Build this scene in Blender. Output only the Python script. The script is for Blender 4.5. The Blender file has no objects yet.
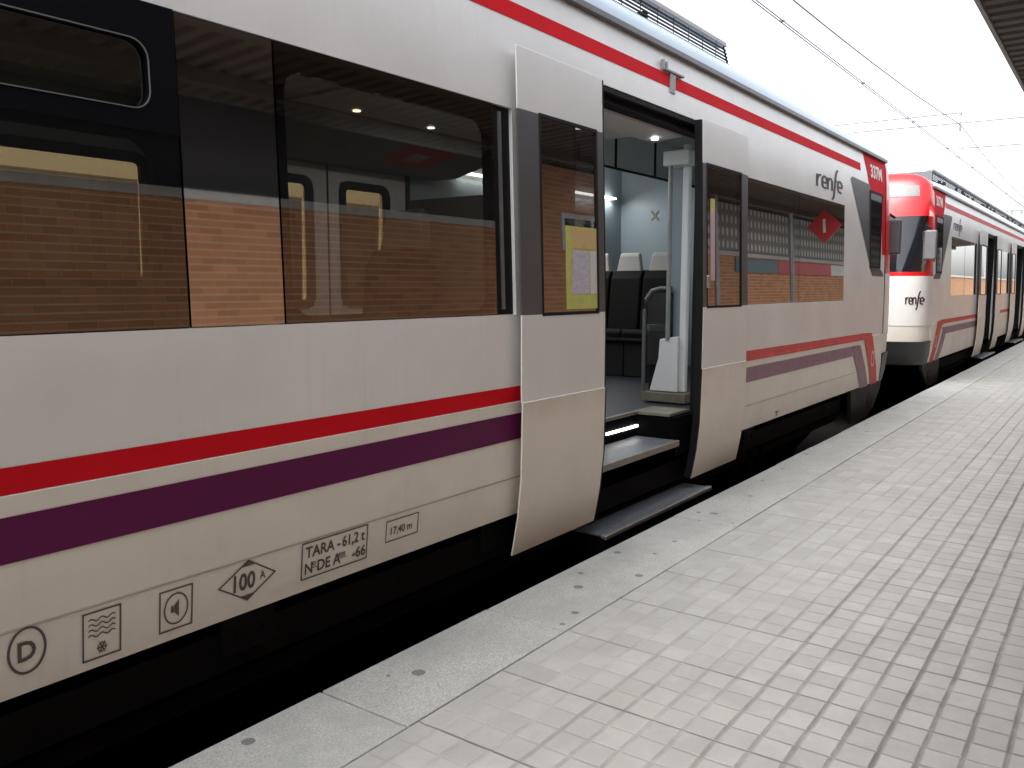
import bpy, bmesh, math, random
from math import radians as R, sin, cos, pi
from mathutils import Vector, Matrix
random.seed(7)
S = bpy.context.scene
COL = S.collection

# ------------------------------------------------------------------ camera
cam_d = bpy.data.cameras.new('camera'); cam = bpy.data.objects.new('camera', cam_d); COL.objects.link(cam)
S.camera = cam
PSI, TH = R(35.8838), R(6.4468)
cam.location = (0, 0, 1.6)
fw = Vector((cos(PSI)*cos(TH), sin(PSI)*cos(TH), -sin(TH)))
cam.rotation_euler = fw.to_track_quat('-Z', 'Y').to_euler()
cam_d.sensor_width = 36; cam_d.lens = 848.62*36/1024
cam_d.clip_start = 0.05; cam_d.clip_end = 3000

# ------------------------------------------------------------------ world, sun, exposure
SUN_EL, SUN_AZ = R(60), R(158)     # azimuth measured from +X towards +Y
w = bpy.data.worlds.new('World'); S.world = w; w.use_nodes = True
nt = w.node_tree; nt.nodes.clear()
sky = nt.nodes.new('ShaderNodeTexSky'); sky.sky_type = 'NISHITA'; sky.sun_disc = False
sky.sun_elevation = SUN_EL; sky.sun_rotation = pi/2 - SUN_AZ
sky.air_density = 1.0; sky.dust_density = 4.0; sky.ozone_density = 1.0
hs = nt.nodes.new('ShaderNodeHueSaturation'); hs.inputs['Saturation'].default_value = 0.25
bg = nt.nodes.new('ShaderNodeBackground'); bg.inputs['Strength'].default_value = 0.15
wo = nt.nodes.new('ShaderNodeOutputWorld')
nt.links.new(sky.outputs[0], hs.inputs['Color']); nt.links.new(hs.outputs[0], bg.inputs[0]); nt.links.new(bg.outputs[0], wo.inputs[0])
sl = bpy.data.lights.new('sun', 'SUN'); sl.energy = .8; sl.angle = R(40); sl.color = (1, .995, .945)
so = bpy.data.objects.new('sun', sl); COL.objects.link(so)
sd = Vector((cos(SUN_EL)*cos(SUN_AZ), cos(SUN_EL)*sin(SUN_AZ), sin(SUN_EL)))
so.rotation_euler = (-sd).to_track_quat('-Z', 'Y').to_euler(); so.location = sd*60
vs = S.view_settings
vs.view_transform = 'Standard'; vs.look = 'None'; vs.gamma = 1; vs.use_curve_mapping = False
vs.exposure = 1.68
S.cycles.max_bounces = 10; S.cycles.transparent_max_bounces = 24; S.cycles.diffuse_bounces = 5; S.cycles.glossy_bounces = 5
S.cycles.sample_clamp_indirect = 6
try: S.cycles.use_denoising = True
except Exception: pass

# ------------------------------------------------------------------ materials
def nodes(m):
    m.use_nodes = True; t = m.node_tree; t.nodes.clear()
    o = t.nodes.new('ShaderNodeOutputMaterial'); return t, o
def N(t, k, **kw):
    n = t.nodes.new(k)
    for a, v in kw.items(): setattr(n, a, v)
    return n
def math_(t, op, a, b=None, c=None, clamp=False):
    n = t.nodes.new('ShaderNodeMath'); n.operation = op; n.use_clamp = clamp
    for i, v in enumerate((a, b, c)):
        if v is None: continue
        if isinstance(v, (int, float)): n.inputs[i].default_value = v
        else: t.links.new(v, n.inputs[i])
    return n.outputs[0]
def mixc(t, fac, a, b, mode='MIX'):
    n = t.nodes.new('ShaderNodeMix'); n.data_type = 'RGBA'; n.blend_type = mode
    for s, v in ((n.inputs['Factor'], fac), (n.inputs['A'], a), (n.inputs['B'], b)):
        if hasattr(v, 'links'): t.links.new(v, s)
        elif isinstance(v, (int, float)): s.default_value = v
        else: s.default_value = (*v, 1)
    return n.outputs['Result']
def noise(t, co, scale, detail=4, rough=.55, map_=None):
    v = co
    if map_:
        m = N(t, 'ShaderNodeMapping'); m.inputs['Scale'].default_value = map_; t.links.new(co, m.inputs[0]); v = m.outputs[0]
    n = N(t, 'ShaderNodeTexNoise'); n.inputs['Scale'].default_value = scale; n.inputs['Detail'].default_value = detail; n.inputs['Roughness'].default_value = rough
    t.links.new(v, n.inputs['Vector']); return n.outputs['Fac']
def ramp(t, f, a, b):
    n = N(t, 'ShaderNodeMapRange'); n.inputs['From Min'].default_value = a; n.inputs['From Max'].default_value = b
    t.links.new(f, n.inputs['Value']); return n.outputs[0]
def mat(name, col, rough=.5, metal=0, var=.12, scale=6, coat=0, emit=None, bump=0, map_=None, stain=None, spec=.5, band=None, wave=0):
    m = bpy.data.materials.new(name); t, o = nodes(m)
    p = N(t, 'ShaderNodeBsdfPrincipled'); t.links.new(p.outputs[0], o.inputs[0])
    p.inputs['Metallic'].default_value = metal; p.inputs['Specular IOR Level'].default_value = spec
    tc = N(t, 'ShaderNodeTexCoord').outputs['Object']
    geo = N(t, 'ShaderNodeNewGeometry').outputs['Position']
    n1 = noise(t, geo, scale, 5, .6, map_)
    dark = tuple(c*(1-var) for c in col); lite = tuple(min(1, c*(1+var*.6)) for c in col)
    c = mixc(t, ramp(t, n1, .3, .7), dark, lite)
    if stain:   # vertical run marks and grime blotches with a shape of their own
        st = noise(t, geo, 1.0, 6, .65, (17, 17, .9)); bl = noise(t, geo, 1.7, 6, .7)
        f = math_(t, 'MULTIPLY', ramp(t, st, .52, .78), ramp(t, bl, .42, .7), clamp=True)
        c = mixc(t, math_(t, 'MULTIPLY', f, stain[1]), c, stain[0])
    if band:
        sz = N(t, 'ShaderNodeSeparateXYZ'); t.links.new(geo, sz.inputs[0])
        f = math_(t, 'MULTIPLY', ramp(t, sz.outputs[2], band[0], band[1]), math_(t, 'LESS_THAN', sz.outputs[2], band[2]))
        f = math_(t, 'MULTIPLY', f, ramp(t, noise(t, geo, 2.5, 6, .7), .3, .75)); c = mixc(t, math_(t, 'MULTIPLY', f, .6, clamp=True), c, (.50, .44, .30))
    t.links.new(c, p.inputs['Base Color'])
    r = math_(t, 'ADD', rough-.08, math_(t, 'MULTIPLY', noise(t, geo, scale*2.3, 4), .16)); t.links.new(r, p.inputs['Roughness'])
    p.inputs['Coat Weight'].default_value = coat; p.inputs['Coat Roughness'].default_value = .12
    if emit: p.inputs['Emission Color'].default_value = (*emit[0], 1); p.inputs['Emission Strength'].default_value = emit[1]
    if wave:
        b = N(t, 'ShaderNodeBump'); b.inputs['Strength'].default_value = wave; b.inputs['Distance'].default_value = .05
        t.links.new(noise(t, geo, .9, 2, .4), b.inputs['Height']); t.links.new(b.outputs[0], p.inputs['Normal'])
    if bump:
        b = N(t, 'ShaderNodeBump'); b.inputs['Strength'].default_value = bump; b.inputs['Distance'].default_value = .01
        t.links.new(noise(t, geo, scale*12, 4), b.inputs['Height']); t.links.new(b.outputs[0], p.inputs['Normal'])
    return m
def glass(name, tint, base, k, rough=.0, refl=(1,1,1)):
    """tinted, coated window glass: see-through with a reflection that grows with the angle"""
    m = bpy.data.materials.new(name); t, o = nodes(m)
    tr = N(t, 'ShaderNodeBsdfTransparent'); tr.inputs[0].default_value = (*tint, 1)
    gl = N(t, 'ShaderNodeBsdfGlossy'); gl.inputs['Roughness'].default_value = rough; gl.inputs['Color'].default_value = (*refl, 1)
    fr = N(t, 'ShaderNodeFresnel'); fr.inputs['IOR'].default_value = 1.5
    f = math_(t, 'ADD', base, math_(t, 'MULTIPLY', fr.outputs[0], k), clamp=True)
    bk = N(t, 'ShaderNodeNewGeometry').outputs['Backfacing']     # only the outer face of the sheet mirrors
    f = math_(t, 'MULTIPLY', f, math_(t, 'SUBTRACT', 1, bk))
    x = N(t, 'ShaderNodeMixShader'); t.links.new(f, x.inputs[0]); t.links.new(tr.outputs[0], x.inputs[1]); t.links.new(gl.outputs[0], x.inputs[2])
    t.links.new(x.outputs[0], o.inputs[0]); return m
def black_glass(name, col, base, k, rough=.02):
    m = bpy.data.materials.new(name); t, o = nodes(m)
    df = N(t, 'ShaderNodeBsdfDiffuse'); df.inputs[0].default_value = (*col, 1)
    gl = N(t, 'ShaderNodeBsdfGlossy'); gl.inputs['Roughness'].default_value = rough
    fr = N(t, 'ShaderNodeFresnel'); fr.inputs['IOR'].default_value = 1.5
    f = math_(t, 'ADD', base, math_(t, 'MULTIPLY', fr.outputs[0], k), clamp=True)
    x = N(t, 'ShaderNodeMixShader'); t.links.new(f, x.inputs[0]); t.links.new(df.outputs[0], x.inputs[1]); t.links.new(gl.outputs[0], x.inputs[2])
    t.links.new(x.outputs[0], o.inputs[0]); return m
def emitter(name, col, s):
    m = bpy.data.materials.new(name); t, o = nodes(m)
    e = N(t, 'ShaderNodeEmission'); e.inputs[0].default_value = (*col, 1); e.inputs[1].default_value = s
    t.links.new(e.outputs[0], o.inputs[0]); return m

GRIME = ((.42, .37, .30), .30)
M = {}
M['white'] = mat('white_train_paint', (.74, .735, .71), .34, var=.08, scale=1.4, coat=.3, wave=.5, stain=((.46, .43, .38), .32))
M['skirt'] = mat('grimy_skirt_paint', (.75, .71, .63), .42, var=.09, wave=.5, scale=1.6, coat=.12, stain=GRIME)
M['leaf'] = mat('door_leaf_paint', (.70, .695, .67), .38, var=.05, scale=1.3, coat=.2, stain=((.50, .47, .42), .25))
M['leaf_low'] = mat('door_skirt_paint', (.73, .68, .59), .42, var=.08, scale=1.8, coat=.12, stain=GRIME, band=(.82, .95, .969))
M['roof'] = mat('pale_roof_paint', (.33, .41, .50), .30, var=.08, scale=1.2, coat=.5)
M['red'] = mat('red_vinyl', (.60, .010, .018), .6, var=.08, scale=3, spec=.06)
M['red_fade'] = mat('faded_red_vinyl', (.60, .088, .078), .55, var=.16, scale=5, spec=.3)
M['purple'] = mat('purple_vinyl', (.118, .011, .070), .5, var=.08, scale=3, spec=.15)
M['purple_fade'] = mat('faded_purple_vinyl', (.27, .15, .195), .5, var=.14, scale=5)
M['cab_red'] = mat('red_cab_paint', (.62, .010, .014), .3, var=.04, scale=2, coat=.35)
M['grey'] = mat('dark_grey_vinyl', (.075, .077, .08), .42, var=.1)
M['door_grey'] = mat('grey_glazing_surround', (.085, .083, .086), .36, var=.08)
M['black'] = mat('black_rubber', (.008, .008, .009), .6, var=.2, spec=.2)
M['frame_black'] = mat('dull_black_frame', (.005, .005, .007), .7, var=.1, spec=.05)
M['ink'] = mat('grey_marking_ink', (.085, .075, .07), .6, var=.1)
M['ink_logo'] = mat('plum_logo_ink', (.035, .008, .018), .45, var=.1)
M['white_ink'] = mat('white_ink', (.75, .72, .70), .5, var=.05)
M['frit'] = black_glass('black_glazing_border', (.006, .006, .008), .03, .9, .05)
M['panel'] = black_glass('black_glass_panel', (.012, .011, .011), .93, .9, .03)
M['glass'] = glass('tinted_window_glass', (.60, .585, .55), .20, 1.3, .012)
M['glass_door'] = glass('grey_door_glass', (.36, .36, .36), .30, 1.4)
M['glass_side'] = glass('hazy_side_glass', (.30, .30, .30), .58, 1.3)
M['glass_far'] = glass('far_side_glass', (.72, .62, .46), .03, .8)
M['screen'] = black_glass('windscreen_glass', (.012, .013, .017), .03, 1.0, .03)
M['under'] = mat('underframe_black', (.003, .003, .0035), .75, var=.3, scale=8, spec=.04)
M['beam'] = mat('underframe_beam', (.010, .0105, .011), .75, var=.25, scale=8, spec=.05)
M['alu'] = mat('worn_aluminium', (.46, .46, .46), .38, metal=.8, var=.15, scale=9)
M['tread'] = mat('grey_step_tread', (.13, .145, .165), .42, var=.25, scale=14, bump=.2)
M['lip'] = mat('worn_beige_lip', (.21, .19, .155), .5, var=.25, scale=12)
M['crease_shade'] = mat('painted_crease_shade', (.45, .41, .345), .5, var=.1)  # painted tone standing in for shading along the skirt crease
M['floor'] = mat('blue_grey_lino', (.020, .026, .034), .5, var=.15, scale=12)
M['lining'] = mat('blue_grey_lining', (.26, .31, .34), .42, var=.04, scale=2)
M['ceiling'] = mat('interior_ceiling', (.62, .62, .61), .45, var=.04, scale=2)
M['ceil_dark'] = mat('dark_ceiling_unit', (.20, .20, .20), .5, var=.05, scale=2)
M['door_in'] = mat('interior_door_grey', (.42, .42, .41), .5, var=.05, scale=2)
M['pillar'] = mat('white_interior_pillar', (.80, .83, .85), .4, var=.04, scale=2)
M['rack'] = mat('smoked_rack_panel', (.58, .66, .67), .3, var=.05)
M['cove'] = glass('smoked_rack_glass', (.50, .56, .57), .08, .8)
M['seat'] = mat('black_seat_fabric', (.005, .0055, .007), .75, var=.3, scale=30, spec=.2)
M['seat_shell'] = mat('grey_seat_shell', (.018, .019, .021), .6, var=.1, spec=.2)
M['headrest'] = mat('pale_headrest_cover', (.40, .40, .385), .6, var=.06)
M['tube'] = mat('brushed_steel_tube', (.55, .53, .5), .32, metal=.9, var=.1)
M['led'] = emitter('white_light_strip', (1, .98, .93), 3.0)
M['led_warm'] = emitter('warm_downlight', (1, .80, .5), 2.2)
M['spot'] = emitter('white_downlight', (1, .97, .9), 2.2)
M['wire'] = mat('weathered_copper_wire', (.17, .165, .165), .6, var=.1)
M['steel'] = mat('galvanised_steel', (.33, .34, .35), .5, metal=.3, var=.12)
M['canopy'] = mat('brown_canopy_sheet', (.085, .066, .056), .6, var=.15, scale=3)
M['fascia'] = mat('grey_canopy_fascia', (.33, .32, .33), .5, var=.1)
M['yellow'] = mat('yellow_green_print', (.50, .50, .14), .5, var=.1, scale=20)
M['orange'] = mat('orange_print', (.58, .40, .18), .5, var=.1, scale=20)
M['mapblue'] = mat('lilac_map_print', (.50, .48, .54), .5, var=.25, scale=45)
M['pink'] = mat('pink_sticker', (.55, .38, .42), .5, var=.1, scale=20)
M['rust'] = mat('rusty_rail', (.02, .014, .011), .8, var=.3, scale=10, spec=.1)
M['dark_window'] = black_glass('dark_station_glass', (.02, .022, .025), .02, 1.0)
M['sign_teal'] = mat('teal_sign', (.10, .17, .19), .45, var=.05)
M['sign_red'] = mat('red_sign', (.50, .045, .045), .45, var=.05)
M['sign_white'] = mat('white_sign', (.60, .60, .58), .45, var=.05)
M['display'] = mat('grey_display_glass', (.20, .20, .195), .4, var=.1)
M['bumper'] = mat('bumper_grey', (.045, .047, .046), .5, var=.12)
M['mid_grey'] = mat('mid_grey_plastic', (.15, .152, .155), .45, var=.1)
M['charcoal'] = mat('charcoal_plastic', (.022, .023, .023), .6, var=.2, spec=.2)
M['stone'] = mat('pale_coping_stone', (.52, .49, .45), .7, var=.15, scale=6)
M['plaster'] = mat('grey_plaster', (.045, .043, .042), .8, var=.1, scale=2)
M['facade'] = mat('pale_facade', (.62, .60, .57), .8, var=.08, scale=.4)
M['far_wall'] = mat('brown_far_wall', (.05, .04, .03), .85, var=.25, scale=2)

def brick_mat(name, c1, c2, mortar, scale=1.0):
    m = bpy.data.materials.new(name); t, o = nodes(m)
    p = N(t, 'ShaderNodeBsdfPrincipled'); t.links.new(p.outputs[0], o.inputs[0]); p.inputs['Roughness'].default_value = .85
    geo = N(t, 'ShaderNodeNewGeometry').outputs['Position']
    sx = N(t, 'ShaderNodeSeparateXYZ'); t.links.new(geo, sx.inputs[0])
    cx = N(t, 'ShaderNodeCombineXYZ'); t.links.new(sx.outputs[0], cx.inputs[0]); t.links.new(sx.outputs[2], cx.inputs[1])
    b = N(t, 'ShaderNodeTexBrick'); t.links.new(cx.outputs[0], b.inputs['Vector'])
    b.inputs['Scale'].default_value = 1; b.inputs['Brick Width'].default_value = .25*scale; b.inputs['Row Height'].default_value = .068*scale
    b.inputs['Mortar Size'].default_value = .0022; b.inputs['Mortar Smooth'].default_value = .2; b.inputs['Bias'].default_value = -.1
    b.inputs['Color1'].default_value = (*c1, 1); b.inputs['Color2'].default_value = (*c2, 1); b.inputs['Mortar'].default_value = (*mortar, 1)
    n = noise(t, geo, 2.2, 6, .65); n2 = noise(t, geo, 60, 3)
    fz = math_(t, 'MULTIPLY', math_(t, 'FRACT', math_(t, 'DIVIDE', sx.outputs[2], .068*scale)), .068*scale)     # wide bed joints, tight head joints
    bed = math_(t, 'LESS_THAN', fz, .011)
    bc = mixc(t, bed, b.outputs['Color'], mortar)
    c = mixc(t, math_(t, 'MULTIPLY', ramp(t, n, .3, .75), .35), bc, tuple(x*.6 for x in c1))
    c = mixc(t, math_(t, 'MULTIPLY', n2, .25), c, (.1, .06, .04))
    t.links.new(c, p.inputs['Base Color'])
    bp = N(t, 'ShaderNodeBump'); bp.inputs['Strength'].default_value = .5; bp.inputs['Distance'].default_value = .008; bp.invert = True
    t.links.new(b.outputs['Fac'], bp.inputs['Height']); t.links.new(bp.outputs[0], p.inputs['Normal'])
    return m
M['brick'] = brick_mat('orange_brown_brick', (.68, .30, .125), (.49, .20, .085), (.64, .50, .36))
M['brick_lit'] = brick_mat('orange_boundary_brick', (.55, .27, .12), (.46, .21, .09), (.5, .4, .3))

def paving_mat():
    m = bpy.data.materials.new('hydraulic_tile_paving'); t, o = nodes(m)
    p = N(t, 'ShaderNodeBsdfPrincipled'); t.links.new(p.outputs[0], o.inputs[0])
    geo = N(t, 'ShaderNodeNewGeometry').outputs['Position']
    wob = N(t, 'ShaderNodeTexNoise'); wob.inputs['Scale'].default_value = 3.0; t.links.new(geo, wob.inputs['Vector'])
    sx = N(t, 'ShaderNodeSeparateXYZ'); t.links.new(geo, sx.inputs[0])
    wx = math_(t, 'MULTIPLY', math_(t, 'SUBTRACT', wob.outputs['Fac'], .5), .012)
    X = math_(t, 'ADD', math_(t, 'SUBTRACT', sx.outputs[0], 3.262), wx); Y = math_(t, 'SUBTRACT', math_(t, 'SUBTRACT', sx.outputs[1], 1.086), wx)
    def line(v, per, wid):
        fr = math_(t, 'ABSOLUTE', math_(t, 'SUBTRACT', math_(t, 'FRACT', math_(t, 'ADD', math_(t, 'DIVIDE', v, per), .5)), .5))
        d = math_(t, 'MULTIPLY', fr, per)
        n = N(t, 'ShaderNodeMapRange'); n.inputs['From Min'].default_value = wid*.45; n.inputs['From Max'].default_value = wid*1.5
        n.inputs['To Min'].default_value = 1; n.inputs['To Max'].default_value = 0; t.links.new(d, n.inputs['Value']); return n.outputs[0]
    def cell(px, py, seed):
        cx = N(t, 'ShaderNodeCombineXYZ')
        t.links.new(math_(t, 'FLOOR', math_(t, 'DIVIDE', X, px)), cx.inputs[0]); t.links.new(math_(t, 'FLOOR', math_(t, 'DIVIDE', Y, py)), cx.inputs[1]); cx.inputs[2].default_value = seed
        wn = N(t, 'ShaderNodeTexWhiteNoise'); t.links.new(cx.outputs[0], wn.inputs['Vector']); return wn.outputs['Value']
    wear = noise(t, geo, .9, 4, .6); wear2 = noise(t, geo, 5, 4, .6)
    # the strip along the kerb is worn smooth: joints shallower there
    yw = N(t, 'ShaderNodeMapRange'); yw.inputs['From Min'].default_value = .5; yw.inputs['From Max'].default_value = 2.0
    yw.inputs['To Min'].default_value = 1.0; yw.inputs['To Max'].default_value = .30; t.links.new(sx.outputs[1], yw.inputs['Value'])
    vis = math_(t, 'MULTIPLY', yw.outputs[0], math_(t, 'ADD', .40, math_(t, 'MULTIPLY', ramp(t, wear2, .3, .7), .6)))
    gx = line(X, .13, .0065); gy = line(Y, .122, .0085)
    GX = line(X, .52, .0050); GY = line(Y, .488, .0085)
    fine = math_(t, 'MULTIPLY', math_(t, 'MAXIMUM', math_(t, 'MULTIPLY', gx, .8), math_(t, 'MULTIPLY', gy, 1.1)), vis)
    slab_on = ramp(t, cell(.52, 50, 9), .2, .6)
    big = math_(t, 'MAXIMUM', math_(t, 'MULTIPLY', GX, math_(t, 'ADD', .35, math_(t, 'MULTIPLY', ramp(t, wear, .4, .6), .6))), math_(t, 'MULTIPLY', GY, math_(t, 'MULTIPLY', vis, .8)))
    groove = math_(t, 'MAXIMUM', fine, big, clamp=True)
    base = mixc(t, cell(.13, .122, 1), (.258, .257, .245), (.322, .320, .306))
    base = mixc(t, math_(t, 'MULTIPLY', cell(.52, .488, 4), .35), base, (.262, .260, .240))
    base = mixc(t, math_(t, 'MULTIPLY', ramp(t, noise(t, geo, 1.3, 6, .65), .45, .75), .40), base, (.222, .219, .205))
    base = mixc(t, math_(t, 'MULTIPLY', ramp(t, noise(t, geo, 4.2, 7, .72), .46, .66), .42), base, (.232, .228, .214))
    base = mixc(t, math_(t, 'MULTIPLY', ramp(t, noise(t, geo, 6.5, 6, .7), .50, .72), .35), base, (.385, .38, .36))
    base = mixc(t, math_(t, 'MULTIPLY', ramp(t, noise(t, geo, 140, 3, .6), .5, .8), .25), base, (.235, .232, .22))
    base = mixc(t, math_(t, 'MULTIPLY', ramp(t, noise(t, geo, 9, 6, .7), .55, .85), .35), base, (.25, .243, .22))
    # joints near the kerb are filled with pale dust, farther in with dark dirt
    pale = math_(t, 'MULTIPLY', math_(t, 'SUBTRACT', 1, ramp(t, yw.outputs[0], .45, .85)), ramp(t, noise(t, geo, 2.4, 3), .35, .6))
    jc = mixc(t, pale, (.105, .097, .080), (.345, .342, .315))
    base = mixc(t, math_(t, 'MULTIPLY', fine, .80), base, jc)
    base = mixc(t, math_(t, 'MULTIPLY', big, .85), base, (.105, .097, .080))
    vo = N(t, 'ShaderNodeTexVoronoi'); vo.inputs['Scale'].default_value = 2.6; t.links.new(geo, vo.inputs['Vector'])
    sp = N(t, 'ShaderNodeSeparateColor'); t.links.new(vo.outputs['Color'], sp.inputs[0])
    gum = math_(t, 'MULTIPLY', math_(t, 'LESS_THAN', vo.outputs['Distance'], math_(t, 'MULTIPLY', sp.outputs[1], .055)), math_(t, 'GREATER_THAN', sp.outputs[0], .40))
    base = mixc(t, math_(t, 'MULTIPLY', gum, .75), base, (.14, .13, .12))
    t.links.new(base, p.inputs['Base Color'])
    t.links.new(math_(t, 'ADD', .50, math_(t, 'MULTIPLY', wear2, .25)), p.inputs['Roughness'])
    b = N(t, 'ShaderNodeBump'); b.inputs['Strength'].default_value = .8; b.inputs['Distance'].default_value = .008
    h = math_(t, 'ADD', math_(t, 'SUBTRACT', 1, groove), math_(t, 'MULTIPLY', noise(t, geo, 90, 4), .12))
    h = math_(t, 'ADD', h, math_(t, 'MULTIPLY', cell(.13, .122, 3), .25))
    t.links.new(h, b.inputs['Height']); t.links.new(b.outputs[0], p.inputs['Normal'])
    return m
M['paving'] = paving_mat()
def kerb_mat():
    m = bpy.data.materials.new('granite_kerb'); t, o = nodes(m)
    p = N(t, 'ShaderNodeBsdfPrincipled'); t.links.new(p.outputs[0], o.inputs[0]); p.inputs['Roughness'].default_value = .65
    geo = N(t, 'ShaderNodeNewGeometry').outputs['Position']
    c = mixc(t, ramp(t, noise(t, geo, 105, 3, .75), .3, .7), (.19, .188, .182), (.44, .437, .425))
    c = mixc(t, math_(t, 'MULTIPLY', ramp(t, noise(t, geo, 2.6, 7, .75), .42, .64), .6), c, (.215, .23, .22))
    c = mixc(t, math_(t, 'MULTIPLY', ramp(t, noise(t, geo, 12, 6, .7), .5, .8), .4), c, (.40, .395, .38))
    vo = N(t, 'ShaderNodeTexVoronoi'); vo.inputs['Scale'].default_value = 6.5; t.links.new(geo, vo.inputs['Vector'])
    sp = N(t, 'ShaderNodeSeparateColor'); t.links.new(vo.outputs['Color'], sp.inputs[0])
    gum = math_(t, 'MULTIPLY', math_(t, 'LESS_THAN', vo.outputs['Distance'], math_(t, 'MULTIPLY', sp.outputs[1], .20)), math_(t, 'GREATER_THAN', sp.outputs[0], .25))
    c = mixc(t, math_(t, 'MULTIPLY', gum, .75), c, (.07, .068, .065))
    t.links.new(c, p.inputs['Base Color'])
    b = N(t, 'ShaderNodeBump'); b.inputs['Strength'].default_value = .35; b.inputs['Distance'].default_value = .004
    t.links.new(noise(t, geo, 150, 4), b.inputs['Height']); t.links.new(b.outputs[0], p.inputs['Normal']); return m
M['kerb'] = kerb_mat()
def lattice_mat():
    m = bpy.data.materials.new('pierced_block_lattice'); t, o = nodes(m)
    p = N(t, 'ShaderNodeBsdfPrincipled'); t.links.new(p.outputs[0], o.inputs[0]); p.inputs['Roughness'].default_value = .85
    geo = N(t, 'ShaderNodeNewGeometry').outputs['Position']; sx = N(t, 'ShaderNodeSeparateXYZ'); t.links.new(geo, sx.inputs[0])
    fx = math_(t, 'SUBTRACT', math_(t, 'FRACT', math_(t, 'DIVIDE', sx.outputs[0], .24)), .5)
    fz = math_(t, 'SUBTRACT', math_(t, 'FRACT', math_(t, 'DIVIDE', sx.outputs[2], .26)), .5)
    d = math_(t, 'ADD', math_(t, 'MULTIPLY', math_(t, 'MULTIPLY', fx, fx), 14), math_(t, 'MULTIPLY', math_(t, 'MULTIPLY', fz, fz), 8))
    t.links.new(mixc(t, ramp(t, d, .7, 1.0), (.62, .62, .58), (.26, .25, .23)), p.inputs['Base Color']); return m
M['lattice'] = lattice_mat()
M['ballast'] = mat('dark_ballast', (.014, .013, .012), .95, var=.6, scale=18, bump=.5, spec=.0)
M['earth'] = mat('dry_ground', (.16, .14, .11), .95, var=.3, scale=.3)
M['wall_face'] = mat('grimy_platform_face', (.025, .024, .022), .9, var=.3, scale=5)

# ------------------------------------------------------------------ mesh helpers
class MB:
    def __init__(s): s.v = []; s.f = []; s.m = []
    def add(s, vs, fs, mi=0):
        b = len(s.v); s.v += [tuple(v) for v in vs]
        for f in fs: s.f.append(tuple(i+b for i in f)); s.m.append(mi)
    def box(s, x0, x1, y0, y1, z0, z1, mi=0):
        s.add([(x0,y0,z0),(x1,y0,z0),(x1,y1,z0),(x0,y1,z0),(x0,y0,z1),(x1,y0,z1),(x1,y1,z1),(x0,y1,z1)],
              [(0,3,2,1),(4,5,6,7),(0,1,5,4),(1,2,6,5),(2,3,7,6),(3,0,4,7)], mi)
    def tube(s, pts, r, n=8, mi=0):
        pts = [Vector(p) for p in pts]; rings = []
        for i, p in enumerate(pts):
            d = (pts[min(i+1, len(pts)-1)] - pts[max(i-1, 0)]).normalized()
            a = d.cross(Vector((0,0,1)));  a = a.normalized() if a.length > .05 else Vector((1,0,0))
            b = d.cross(a).normalized()
            rings.append([p + a*(r*cos(2*pi*k/n)) + b*(r*sin(2*pi*k/n)) for k in range(n)])
        vs = [v for rg in rings for v in rg]; fs = []
        for i in range(len(pts)-1):
            for k in range(n):
                fs.append((i*n+k, i*n+(k+1)%n, (i+1)*n+(k+1)%n, (i+1)*n+k))
        fs.append(tuple(range(n))[::-1]); fs.append(tuple(range((len(pts)-1)*n, len(pts)*n)))
        s.add(vs, fs, mi)
    def prism(s, poly, fn, d0, d1, mi=0):
        """closed prism of polygon (a,b); fn(a,b,d)->xyz"""
        n = len(poly)
        s.add([fn(a,b,d0) for a,b in poly] + [fn(a,b,d1) for a,b in poly],
              [tuple(range(n))[::-1], tuple(range(n, 2*n))] + [(i, (i+1)%n, n+(i+1)%n, n+i) for i in range(n)], mi)
    def build(s, name, mats, parent=None, smooth=False, bevel=0, seg=2, merge=False):
        me = bpy.data.meshes.new(name); me.from_pydata(s.v, [], s.f)
        if not isinstance(mats, (list, tuple)): mats = [mats]
        for m_ in mats: me.materials.append(M[m_] if isinstance(m_, str) else m_)
        me.polygons.foreach_set('material_index', s.m)
        bm = bmesh.new(); bm.from_mesh(me)
        if merge: bmesh.ops.remove_doubles(bm, verts=bm.verts, dist=1e-5)
        bmesh.ops.recalc_face_normals(bm, faces=bm.faces)
        if smooth:
            for f in bm.faces: f.smooth = True
            for e in bm.edges:
                if len(e.link_faces) == 2 and e.calc_face_angle(0) > R(35): e.smooth = False
        bm.to_mesh(me); bm.free(); me.update()
        o = bpy.data.objects.new(name, me); COL.objects.link(o)
        if parent: o.parent = parent; o.matrix_parent_inverse = parent.matrix_basis.inverted()
        if bevel:
            b = o.modifiers.new('bevel', 'BEVEL'); b.width = bevel; b.segments = seg; b.limit_method = 'ANGLE'; b.angle_limit = R(40)
        return o
def thing(name, label, cat, loc=(0,0,0), group=None):
    o = bpy.data.objects.new(name, None); COL.objects.link(o); o.location = loc; o.empty_display_size = .3
    o['label'] = label; o['category'] = cat
    if group: o['group'] = group
    return o
def tag(o, label, cat, group=None):
    o['label'] = label; o['category'] = cat
    if group: o['group'] = group
    return o
def struct(o): o['kind'] = 'structure'; return o

# ------------------------------------------------------------------ setting
PE = 2.51   # platform edge
mb = MB(); mb.add([(-400,-400,-1.06),(600,-400,-1.06),(600,500,-1.06),(-400,500,-1.06)], [(0,1,2,3)]); struct(mb.build('ground', 'earth'))
mb = MB(); mb.box(-40, 220, 2.6, 11.5, -1.05, -.86); struct(mb.build('track_bed', 'ballast'))
mb = MB(); mb.box(-40, 220, -1.6, 2.034, -1.0, 0); struct(mb.build('platform', 'paving'))
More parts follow.
